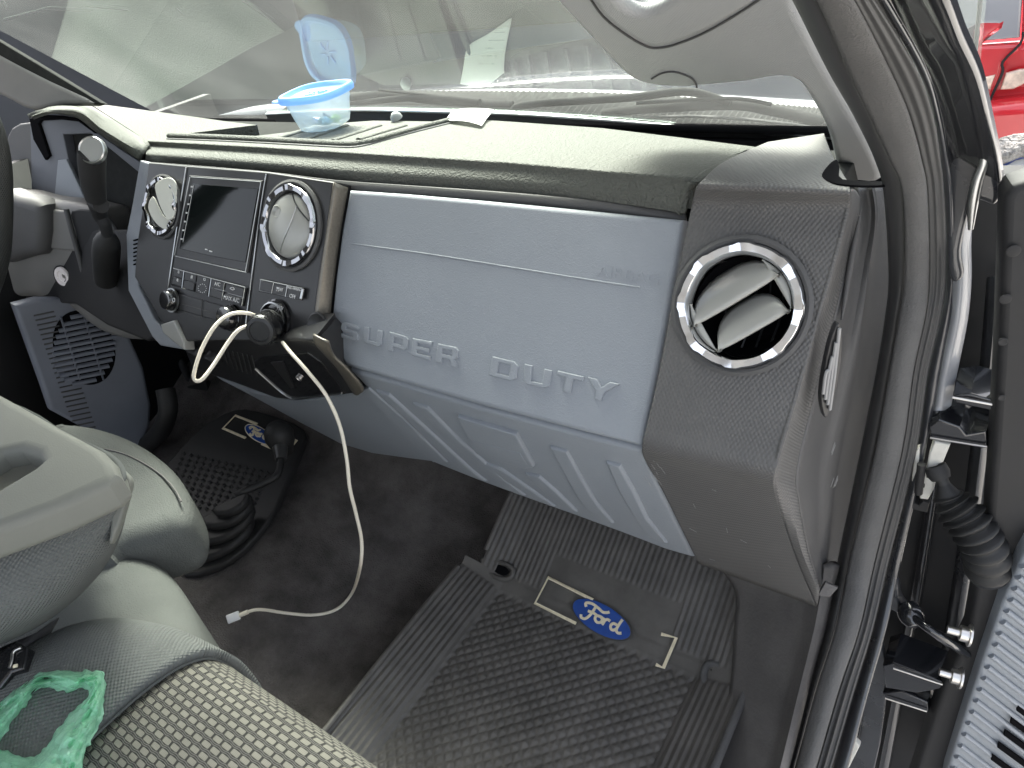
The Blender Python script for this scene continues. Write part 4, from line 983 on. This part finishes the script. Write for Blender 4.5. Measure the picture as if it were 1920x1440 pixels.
# ================================================================ SEATS
def seat_surface(name,x0,x1,yf,zt,m,parent,nx=30,bol=None,depth=.55,drop=.26):
    rows=[]
    prof=[(-.004,-drop),(.004,-drop*.7),(.012,-.13),(.010,-.075),(.0,-.040),(-.016,-.018),(-.045,-.004),(-.09,.002),(-.16,.0),(-.28,-.008),(-depth,-.010)]
    for i in range(nx+1):
        x=x0+(x1-x0)*i/nx; y0=yf(x); zz=zt(x)
        rows.append([Vector((x,y0+dy,zz+dz)) for dy,dz in prof])
    return grid(name,rows,m,parent,sm=(5,1),uv=lambda p:(p.x*.985+.17*p.y,(p.y-(p.z*.9 if p.z<.38 else .34))),ang=180,thick=.01)
ps=thing('passenger_seat','front passenger seat with woven beige insert and plain grey bolster','seat',(-.4,-.1,.1))
def yfront(x):
    K=[(-.80,-.06),(-.76,.035),(-.72,.085),(-.68,.112),(-.63,.130),(-.57,.140),(-.3,.138),(-.05,.13)]
    for (a,ya),(b,yb) in zip(K,K[1:]):
        if x<=b: t=max(0,(x-a)/(b-a)); return ya+(yb-ya)*t
    return .13
def ztop(x):
    if x>-.565: return .398+.006*math.sin((x+.565)*6)
    t=(-.565-x); return .398+.020*math.sin(min(1,t/.11)*math.pi/2)-max(0,t-.13)*max(0,t-.13)*22
seat_surface('woven_insert',-.572,-.06,yfront,ztop,'pattern',ps,nx=30)
seat_surface('seat_bolster',-.80,-.5725,yfront,ztop,'cloth',ps,nx=30)
tube('insert_piping',[Vector((-.5722,yfront(-.572)+dy,.3985+dz)) for dy,dz in [(.004,-.13),(.010,-.085),(.0,-.038),(-.016,-.016),(-.045,-.002),(-.09,.004),(-.16,.002),(-.28,-.006)]],.0016,'cloth2',ps,n=4,seg=8)
cs_=thing('center_seat','narrow grey middle seat cushion partly under the folded armrest','seat',(-.82,0,.1))
SPc=Pl((0,0,1),(0,0,.335))
slab('cushion',[(140,1040),(200,1022),(250,1014),(290,1035),(330,1090),(352,1145),(356,1175),(340,1210),(280,1280),(180,1380),(0,1500),(-300,1500),(-250,1250)],SPc,.20,'cloth2',cs_,bev=.045,sm=4,res=8)
M['stitch']=mat('stitch',(.15,.16,.155),.8)
ds=thing('driver_seat','grey driver seat cushion edge showing behind the folded armrest','seat',(-1.1,.1,.1))
SPd=Pl((0,0,1),(0,0,.36))
slab('cushion',[(60,800),(110,784),(180,790),(250,815),(310,858),(342,905),(350,945),(335,975),(290,998),(215,1018),(150,1040),(-200,1000),(-200,820)],SPd,.10,'cloth2',ds,bev=.03,sm=4,res=8)
tube('stitch_line',[SPd.off(.0005)(u,v) for u,v in [(196,842),(235,852),(275,872),(305,893),(328,918),(340,940)]],.0014,'brown',ds,n=5,seg=6)
tube('stitch_line',[SPd.off(-.03)(u,v+6) for u,v in [(345,960),(320,982),(280,1000),(220,1014)]],.0014,'stitch',ds,n=5,seg=6)
# armrest
ar=thing('folded_armrest','folded middle armrest with hard greenish-grey lid and fabric sides','armrest',PZ(80,900,.5))
AZ=.60
AT=Pl((0,0,1),(0,0,AZ))
slab('hard_lid',[(-300,560),(-100,680),(0,735),(110,796),(190,838),(214,862),(220,884),(200,902),(100,948),(0,985),(-150,1040),(-350,1120)],AT,.035,'lid',ar,bev=.010,res=6,
     holes=[[(-60,880),(0,845),(35,838),(68,848),(76,862),(60,876),(0,912),(-60,940)]])
slab('lid_recess',[(-70,870),(0,835),(35,828),(78,843),(86,865),(60,890),(0,925),(-70,955)],AT.off(-.022),.008,'lid',ar,bev=.001)
rowT=[(-300,660),(0,760),(110,818),(196,858),(222,888),(205,908),(110,952),(0,990),(-200,1060),(-400,1140)]
rowM=[(-300,720),(0,800),(110,850),(215,885),(228,925),(212,1000),(150,1060),(60,1120),(-100,1190),(-400,1320)]
rowB=[(-300,760),(0,830),(110,880),(200,920),(214,975),(192,1040),(150,1100),(60,1168),(-100,1240),(-400,1380)]
rows=[[PZ(u,v,AZ-.010) for u,v in rowT],[PZ(u,v,AZ-.045) for u,v in rowT[:3]]+[PZ(u+2,v+10,AZ-.035) for u,v in rowT[3:]],[PZ(u,v,AZ-.09) for u,v in rowM],[PZ(u,v,AZ-.15) for u,v in rowB],[PZ(u-30,v-20,AZ-.175) for u,v in rowB]]
grid('fabric_body',rows,'cloth',ar,sm=(5,4),thick=.006)
tube('stitched_edge',[PZ(u+1,v+4,AZ-.11) for u,v in [(226,960),(210,1010),(160,1075),(60,1145),(-50,1195)]],.0022,'cloth2',ar,n=5,seg=8)
slab('side_plastic',[(216,870),(228,882),(243,900),(238,930),(222,985),(205,1020),(208,970),(214,910)],Pl((.5,-.4,.6),PZ(228,930,AZ-.05)),.012,'lid',ar,bev=.003,sm=3)
# seat belt and buckle
sb=thing('seat_belt_webbing','dark grey seat belt webbing tucked beside the folded armrest','seat belt',PZ(60,1200,.42))
grid('webbing',[[PZ(112,1158,.40),PZ(60,1250,.40)],[PZ(70,1185,.42),PZ(30,1255,.42)],[PZ(0,1215,.43),PZ(-10,1300,.43)],[PZ(-60,1250,.43),PZ(-60,1340,.43)]],'podside',sb,sm=(3,5),thick=.002)
bk=thing('seat_belt_buckle','black seat belt buckle with metal tongue at the left edge of the seat','buckle',PZ(25,1240,.44))
BKP=Pl((.2,-.2,1),PZ(25,1240,.44))
slab('buckle_body',[(8,1215),(28,1200),(48,1212),(44,1255),(20,1262),(0,1290),(-30,1300),(-20,1230)],BKP,.02,'gloss',bk,bev=.004)
tube('metal_tongue',[BKP.off(.002)(u,v) for u,v in [(40,1214),(25,1222),(22,1238),(18,1252)]],.0016,'steel',bk,n=3,seg=8)
slab('tongue_rivet',[(24,1246),(32,1244),(31,1250),(23,1252)],BKP.off(.003),.002,'mark',bk,bev=.0005)
# ---- plastic bag
pb=[]
outer=[(-80,1395),(0,1312),(35,1285),(70,1260),(110,1256),(150,1259),(170,1257),(193,1262),(197,1300),(190,1350),(170,1390),(158,1420),(150,1460),(120,1500),(20,1520),(-80,1500)]
inner=[(-5,1400),(28,1350),(52,1318),(74,1294),(105,1294),(132,1297),(150,1288),(166,1296),(158,1312),(130,1340),(108,1368),(84,1402),(72,1414),(48,1421),(26,1414),(10,1405)]
random.seed(9)
def bz(u,v): return .432+.004*math.sin(u*.05)+.003*math.sin(v*.07)
O=cr_([(u,v,0) for u,v in outer],8,True); I=cr_([(u,v,0) for u,v in inner],8,True)
rows=[]
NL=17; NO=len(O)
for lay in range(NL):
    t=lay/(NL-1); row=[]
    for q,(a,b) in enumerate(zip(O,I)):
        u=a.x+(b.x-a.x)*t; v=a.y+(b.y-a.y)*t
        th=q/NO*6.283; cx,cy=math.cos(th)*5,math.sin(th)*5
        cre=1-abs(noise.noise(Vector((t*4.5,cx*.55,cy*.55)))*2.2)
        cre2=1-abs(noise.noise(Vector((t*9+3,cx*.9,cy*.9+7)))*2.0)
        z=.424+.010*math.sin(math.pi*t)+.008*cre*math.sin(math.pi*min(1,t*1.0+.04))+.003*cre2+.004*noise.noise(Vector((u*.03,v*.03,3)))
        e=1 if lay in (0,NL-1) else .3
        row.append(PZ(u+noise.noise(Vector((u*.09,v*.09,9)))*5*e,v+noise.noise(Vector((u*.09,v*.07,19)))*5*e,z))
    rows.append(row)
bag=grid('plastic_bag',rows,'bag',None,close=True,ang=25,thick=.0004,sm=(1,1)); tag(bag,'crumpled translucent green plastic bag with its handle loop lying on the seat','plastic bag')

# ================================================================ LOOSE THINGS
# charger + cable
ch=thing('usb_car_charger','round black charger plugged into the 12 volt socket','charger',BP(530,612))
c0=BP(514,604); n_=BP.basis()[2]; cd=(PD(548,622,1.0)-PD(516,606,1.05)).normalized()
cd=(n_*.8+Vector((.55,-.2,-.1))).normalized()
tip=PD(533,619,(c0-CP).dot(RW@Vector((0,0,1)))-.03)
lathe('barrel',c0,cd,[(0,-.01),(.0215,-.01),(.0215,.004),(.0225,.008),(.0225,.042),(.0205,.047),(.0195,.047)],'gloss',ch,seg=36)
lathe('face_cap',c0,cd,[(.0195,.047),(.019,.050),(.0145,.051),(.014,.049),(0,.049)],'bezel',ch,seg=36)
lathe('chrome_band',c0-n_*.0+n_*.003,n_,[(.0275,0),(.0285,.0025),(.0265,.003)],'satin',ch,seg=40)
cb_=thing('charging_cable','cream white charging cable looping from the charger down to the carpet','cable',PD(560,690,1.0))
dch=(BP(514,604)-CP).dot(RW@Vector((0,0,1)))
fz=(PZ(600,1152,.012)-CP).dot(RW@Vector((0,0,1)))
def path(pts): return [PD(u,v,d) for u,v,d in pts]
d0=dch-.05
loop=[(497,606,d0+.03),(488,597,d0+.02),(462,587,d0),(430,590,d0-.01),(402,613,d0-.02),(378,655,d0-.02),(365,695,d0-.02),(365,712,d0-.02),(378,712,d0-.02),(400,685,d0-.01),(428,642,d0),(446,620,d0),(462,612,d0+.01),(474,609,d0+.01)]
tube('cord',path(loop),.0026,'cable',cb_,n=6,seg=10)

def fd(u,v,z):
    h=0
    for _ in range(12):
        p=PZ(u,v,z+h); h=floor_z(p.x,p.y)
    return (PZ(u,v,z+h)-CP).dot(RW@Vector((0,0,1)))
drop=[(530,642,d0+.02),(546,662,d0),(578,698,d0-.01),(612,742,d0-.01),(637,798,d0),(650,860,d0+.01),(656,915,d0+.02),(668,965,d0+.04),(678,1015,d0+.05),(675,1065,d0+.06),(660,1112,fd(660,1112,.03)),(632,1142,fd(632,1142,.012)),(590,1153,fd(590,1153,.012)),(540,1150,fd(540,1150,.014)),(490,1143,fd(490,1143,.02)),(465,1147,fd(465,1147,.022)),(448,1155,fd(448,1155,.024))]
tube('cord',path(drop),.0026,'cable',cb_,n=6,seg=10)
def plug(a,b,w,t,par):
    A,B=Vector(a),Vector(b); z=(B-A).normalized(); up=(CP-A).normalized(); x=z.cross(up).normalized(); y=z.cross(x)
    rot=Matrix(((x.x,y.x,z.x),(x.y,y.y,z.y),(x.z,y.z,z.z)))
    return box('connector_plug',(A+B)/2,(w,t,(B-A).length),'white',par,rot=rot,bev=.002)
plug(PD(471,611,d0+.01),PD(497,613,d0+.025),.016,.009,cb_)
de=fd(445,1155,.022)
plug(PD(449,1153,de-.004),PD(426,1162,de-.006),.014,.007,cb_)
tube('strain_relief',[PD(465,1147,de-.002),PD(449,1154,de-.004)],.0036,'cable',cb_,n=1,seg=10)
# container
tb=thing('food_container','small clear plastic tub with blue lid standing in the dash tray','food container',TRP(598,246))
def rsq(c,ex,ey,R,z,n=48,e=3.2):
    out=[]
    for i in range(n):
        t=2*math.pi*i/n; cx_,sx_=math.cos(t),math.sin(t)
        r=1/((abs(cx_)**e+abs(sx_)**e)**(1/e)); out.append(c+ex*(R*r*cx_)+ey*(R*r*sx_)+Vector((0,0,z)))
    return out
cb0=TRP(600,247); 
dpt=(cb0-CP).dot(RW@Vector((0,0,1)))
print('tub base',cb0,dpt)
sz=dpt*110/FPX/2
yaw=R_(14); ex=Vector((math.cos(yaw),math.sin(yaw),0)); ey=Vector((-math.sin(yaw),math.cos(yaw),0))
sz*=1.08; cb0=cb0+Vector((-.012,sz*.50,0))
Hh=sz*1.04
rows=[rsq(cb0,ex,ey,sz*.02,.002),rsq(cb0,ex,ey,sz*.60,.001),rsq(cb0,ex,ey,sz*.70,.004),rsq(cb0,ex,ey,sz*.76,.014),rsq(cb0,ex,ey,sz*.86,Hh*.7),rsq(cb0,ex,ey,sz*.89,Hh*.74),rsq(cb0,ex,ey,sz*.92,Hh)]
grid('tub',rows,'tub',tb,close=True,ang=180)
lid=[rsq(cb0,ex,ey,sz*.94,Hh-.004),rsq(cb0,ex,ey,sz*1.06,Hh-.004),rsq(cb0,ex,ey,sz*1.07,Hh+.003),rsq(cb0,ex,ey,sz*1.02,Hh+.007),rsq(cb0,ex,ey,sz*.92,Hh+.007),rsq(cb0,ex,ey,sz*.87,Hh+.001),rsq(cb0,ex,ey,sz*.80,Hh-.001),rsq(cb0,ex,ey,sz*.02,Hh-.001)]
ld=grid('lid',lid,'tublid',tb,close=True,ang=50)
cc=cb0-ex*sz*1.05-ey*sz*.55+Vector((0,0,Hh))
slab('lid_tab',[cc+ex*.016+ey*.022,cc-ex*.010+ey*.008,cc-ex*.014-ey*.002,cc-ex*.004-ey*.010,cc+ex*.022-ey*.012],Pl((0,0,1),cc),.003,'tublid',ld,bev=.001,world=True,sm=3)
for k in range(6):
    a=R_(30+k*60); p=cb0+Vector((0,0,Hh+.0006)); tube('lid_emboss',[p+ex*math.cos(a)*.006+ey*math.sin(a)*.006,p+ex*math.cos(a+.2)*.02+ey*math.sin(a+.2)*.02],.0014,'tublid',ld,n=1,seg=6)
bits=[('silver wrapper scrap inside the tub','steel',(-.2,-.1)),('dark green scrap inside the tub','greenbit',(.05,-.15)),('yellow green scrap inside the tub','yellowbit',(.4,.05)),('black scrap inside the tub','black',(-.05,.15)),('teal scrap inside the tub','tealbit',(.2,-.2))]
M['greenbit']=mat('greenbit',(.03,.12,.08),.4); M['yellowbit']=mat('yellowbit',(.45,.55,.05),.4); M['tealbit']=mat('tealbit',(.06,.25,.28),.3)
for lb,mm,(a,b) in bits:
    bmx=bmesh.new(); bmesh.ops.create_icosphere(bmx,subdivisions=2,radius=1)
    for v in bmx.verts:
        v.co=v.co*(1+.6*noise.noise(v.co*2+Vector((a*9,b*9,0)))); v.co=Vector((v.co.x*.011,v.co.y*.008,v.co.z*.007))+cb0+ex*a*sz+ey*b*sz+Vector((0,0,.012))
    me=bpy.data.meshes.new('b'); bmx.to_mesh(me); bmx.free(); oo=link('wrapper_scrap',me,mm,None); tag(oo,lb,'wrapper scrap')
# receipt
rc=[]
rp=[[(842,214),(855,207),(890,206),(926,207)],[(838,224),(868,212),(900,214),(916,216)],[(846,226),(876,224),(898,222),(908,222)],]
rr_=[[TP.off(.010)(849,206),TP.off(.012)(875,203),TP.off(.012)(900,203),TP.off(.014)(926,205)],
     [TP.off(.009)(844,213),TP.off(.012)(872,209),TP.off(.010)(900,211),TP.off(.009)(920,213)],
     [TP.off(.006)(838,222),TP.off(.008)(866,218),TP.off(.007)(890,220),TP.off(.005)(912,223)],
     [TP.off(.005)(844,226),TP.off(.007)(872,227),TP.off(.006)(894,232),TP.off(.004)(903,236)]]
rct=grid('paper_receipt',rr_,'paper',None,sm=(5,5),thick=.0004); tag(rct,'curled white paper receipt lying at the foot of the windshield','receipt')
V=[];F=[]
for j in range(5):
    for i in range(6):
        if random.random()<.25: continue
        p=TP.off(.0135)(872+i*5+j*1.5,208.5+j*2.6); q=len(V); a=.004; V+=[(p.x,p.y,p.z),(p.x+a,p.y,p.z),(p.x+a,p.y-.0012,p.z),(p.x,p.y-.0012,p.z)]; F.append((q,q+1,q+2,q+3))
me=bpy.data.meshes.new('pr'); me.from_pydata(V,[],F); me.update(); link('printed_text',me,'vane',rct)

# ================================================================ OPEN PASSENGER DOOR
od=thing('open_passenger_door','open passenger door with ribbed blue-grey lower panel and black edge','door',PY(1850,1300,.62))
ODP=Pl((.30,-1,0),PY(1850,1250,.62))
opn=slab('door_panel',[(1935,1015),(1915,1050),(1880,1130),(1842,1240),(1800,1370),(1775,1450),(1765,1500),(2100,1500),(2100,1015)],ODP,.03,'panel',od,bev=.004)
for k in range(22):
    v=1060+k*21; u0=1905-(v-1050)*.345
    if v>1490: continue
    tube('panel_rib',[ODP.off(.001)(u0+14,v),ODP.off(.001)(u0+90,v+58),ODP.off(.001)(u0+180,v+126)],.0042,'panel',opn,n=2,seg=10,flat=.8)
for k in range(5):
    u,v=1912-k*12+ (k*0),1328+k*23
    slab('panel_slot',[(u-3,v-4),(u+60,v+42),(u+58,v+52),(u-6,v+5)],ODP.off(.006),.003,'void',opn,bev=.0004)
edge=slab('door_edge',[(1885,372),(1900,350),(1960,330),(1960,1010),(1930,1020),(1890,1100),(1846,1225),(1790,1400),(1765,1500),(1700,1500),(1770,1290),(1815,1190),(1835,1080),(1852,1000),(1862,860),(1872,700),(1880,520)],Pl((.30,-1,0),PY(1850,1250,.64)),.03,'black',od,bev=.006)
for u,v in [(1812,1192),(1795,1272)]:
    p=Pl((.30,-1,0),PY(1850,1250,.62)).off(.012)(u+8,v); axb=Vector((-1,-.15,.08))
    bo=lathe('bolt',p,axb,[(.012,0),(.012,.002),(.0085,.0025),(.0085,.010),(.0045,.011),(.0045,.022),(0,.023)],'steel',od,seg=12)
for u,v,r in [(1880,640,.006),(1885,560,.007),(1900,470,.008),(1878,745,.005)]:
    lathe('plug',Pl((.30,-1,0),PY(1850,1250,.637))(u,v),Vector((.3,-1,0)),[(r*.6,0),(r*.63,.001),(r*.5,.0015),(0,.001)],'black',od,seg=20)

# ================================================================ OUTSIDE
YC=4.2
rc_=thing('red_car','bright red car parked behind the door opening, showing tail lights','car',(.2,YC+1,-.75))
CPl=Pl((0,-1,0),(0,YC,0))
body=slab('body',[(1270,150),(1380,128),(1500,150),(1700,110),(1795,88),(1912,79),(2100,60),(2200,55),(2200,420),(1900,470),(1500,420),(1300,300),(1260,200)],CPl,1.2,'red',rc_,bev=.04)
slab('rear_window',[(1380,80),(1420,-60),(1700,-180),(2000,-220),(1920,-60),(1912,72),(1796,82),(1600,108),(1390,136)],CPl.off(.02),.06,'carglass',rc_,bev=.01)
slab('red_side_post',[(1914,72),(1921,-60),(2100,-100),(2200,-60),(2200,60)],CPl.off(.03),.1,'red',rc_,bev=.02)
slab('tailgate_panel',[(1797,90),(1908,83),(1912,95),(1880,118),(1876,140),(1848,212),(1700,260),(1500,250),(1500,160),(1700,120)],CPl.off(.04),.06,'red',rc_,bev=.015)
slab('tail_light',[(1822,150),(1866,141),(1856,168),(1824,172),(1800,174),(1790,160)],CPl.off(.055),.03,'lamp',rc_,bev=.008)
slab('tail_light',[(1886,138),(1912,131),(1930,130),(1925,155),(1900,168),(1875,169)],CPl.off(.055),.03,'lamp',rc_,bev=.008)
slab('tail_light',[(1395,160),(1440,155),(1480,150),(1470,170),(1410,176)],CPl.off(.055),.03,'lamp',rc_,bev=.008)
tube('panel_gap',[CPl.off(.06)(*p) for p in [(1918,60),(1913,82),(1880,116),(1880,135),(1862,175),(1845,215)]],.006,'black',rc_,n=3,seg=6)
slab('bumper',[(1835,202),(1925,192),(2100,180),(2100,420),(1860,420),(1845,260)],CPl.off(.16),.2,'red',rc_,bev=.05)
bw=thing('added_dark_wall','made-up long dark wall ahead, added to darken bonnet and glass','building',(-2,8,-.75))  # invented wall, added so hood and windshield view go dark
box('wall',(-2,8,.9),(16,.3,3.3),'wall' if 'wall' in M else mat('wall',(.05,.053,.058),.8,var=(2,.2)),bw)
bw2=thing('added_side_wall','made-up low dark wall at the left, added to darken the view through the glass','wall',(-4.6,3,-.75))  # invented wall, added to hide bright ground at the left
box('wall',(-4.6,3,.3),(.3,10,2.1),bpy.data.materials['wall'],bw2)
vn=thing('added_blue_van','made-up dark blue van nose, added to darken the bonnet reflection','van',(-3.2,4.6,-.75))  # invented van, added as a dark shape for the hood to reflect
box('body',(-3.3,4.5,.15),(3.6,1.4,1.5),mat('vanpaint',(.018,.028,.055),.25,coat=1),vn,bev=.12)
box('window',(-3.3,3.79,.55),(2.9,.03,.5),'screen',vn,bev=.01)
for xx in (-4.4,-2.2): lathe('wheel',(xx,3.83,-.45),(0,-1,0),[(.30,-.05),(.30,.05),(.2,.06),(.18,.03),(0,.04)],'rubber2',vn,seg=28)
# kerbside debris by the fender
TL=thing('gravel_tray','pale tray of grey gravel beside the red car bumper','tray',PY(1890,290,2.2))
YP=Pl((0,-.5,1),PY(1890,290,2.0))
slab('gravel',[(1862,272),(1875,255),(1900,248),(1990,240),(1990,280),(1920,275),(1868,296)],YP,.04,mat('gravel',(.45,.43,.40),.9,bump=('noise',90,.03),var=(60,.5)),TL,bev=.01)
bs=slab('blue_sheet',[(1868,300),(1920,282),(1990,278),(1990,330),(1900,330),(1870,320)],YP.off(-.05),.01,mat('bluesheet',(.10,.16,.50),.5),None,bev=.002); tag(bs,'blue plastic sheet lying under the gravel tray','sheet')
ws_=slab('white_sheet',[(1872,318),(1905,300),(1990,280),(1990,360),(1920,348),(1885,345)],YP.off(-.045),.01,mat('whitesheet',(.7,.7,.68),.6),None,bev=.002); tag(ws_,'white sheet lying in front of the blue plastic','sheet')
an=tube('antenna',[PY(1841,-60,.95),PY(1838,0,.95),PY(1832,60,.95),PY(1824,148,.95)],.0022,'podside',None,n=3,seg=8); tag(an,'thin grey antenna mast in front of the red car','antenna')
# fender top edge seen by the door gap
slab('fender_edge',[(1872,330),(1885,355),(1900,350),(1892,338)],Pl((0,-1,0),(0,.72,0)),.01,'steel',cab,bev=.001)
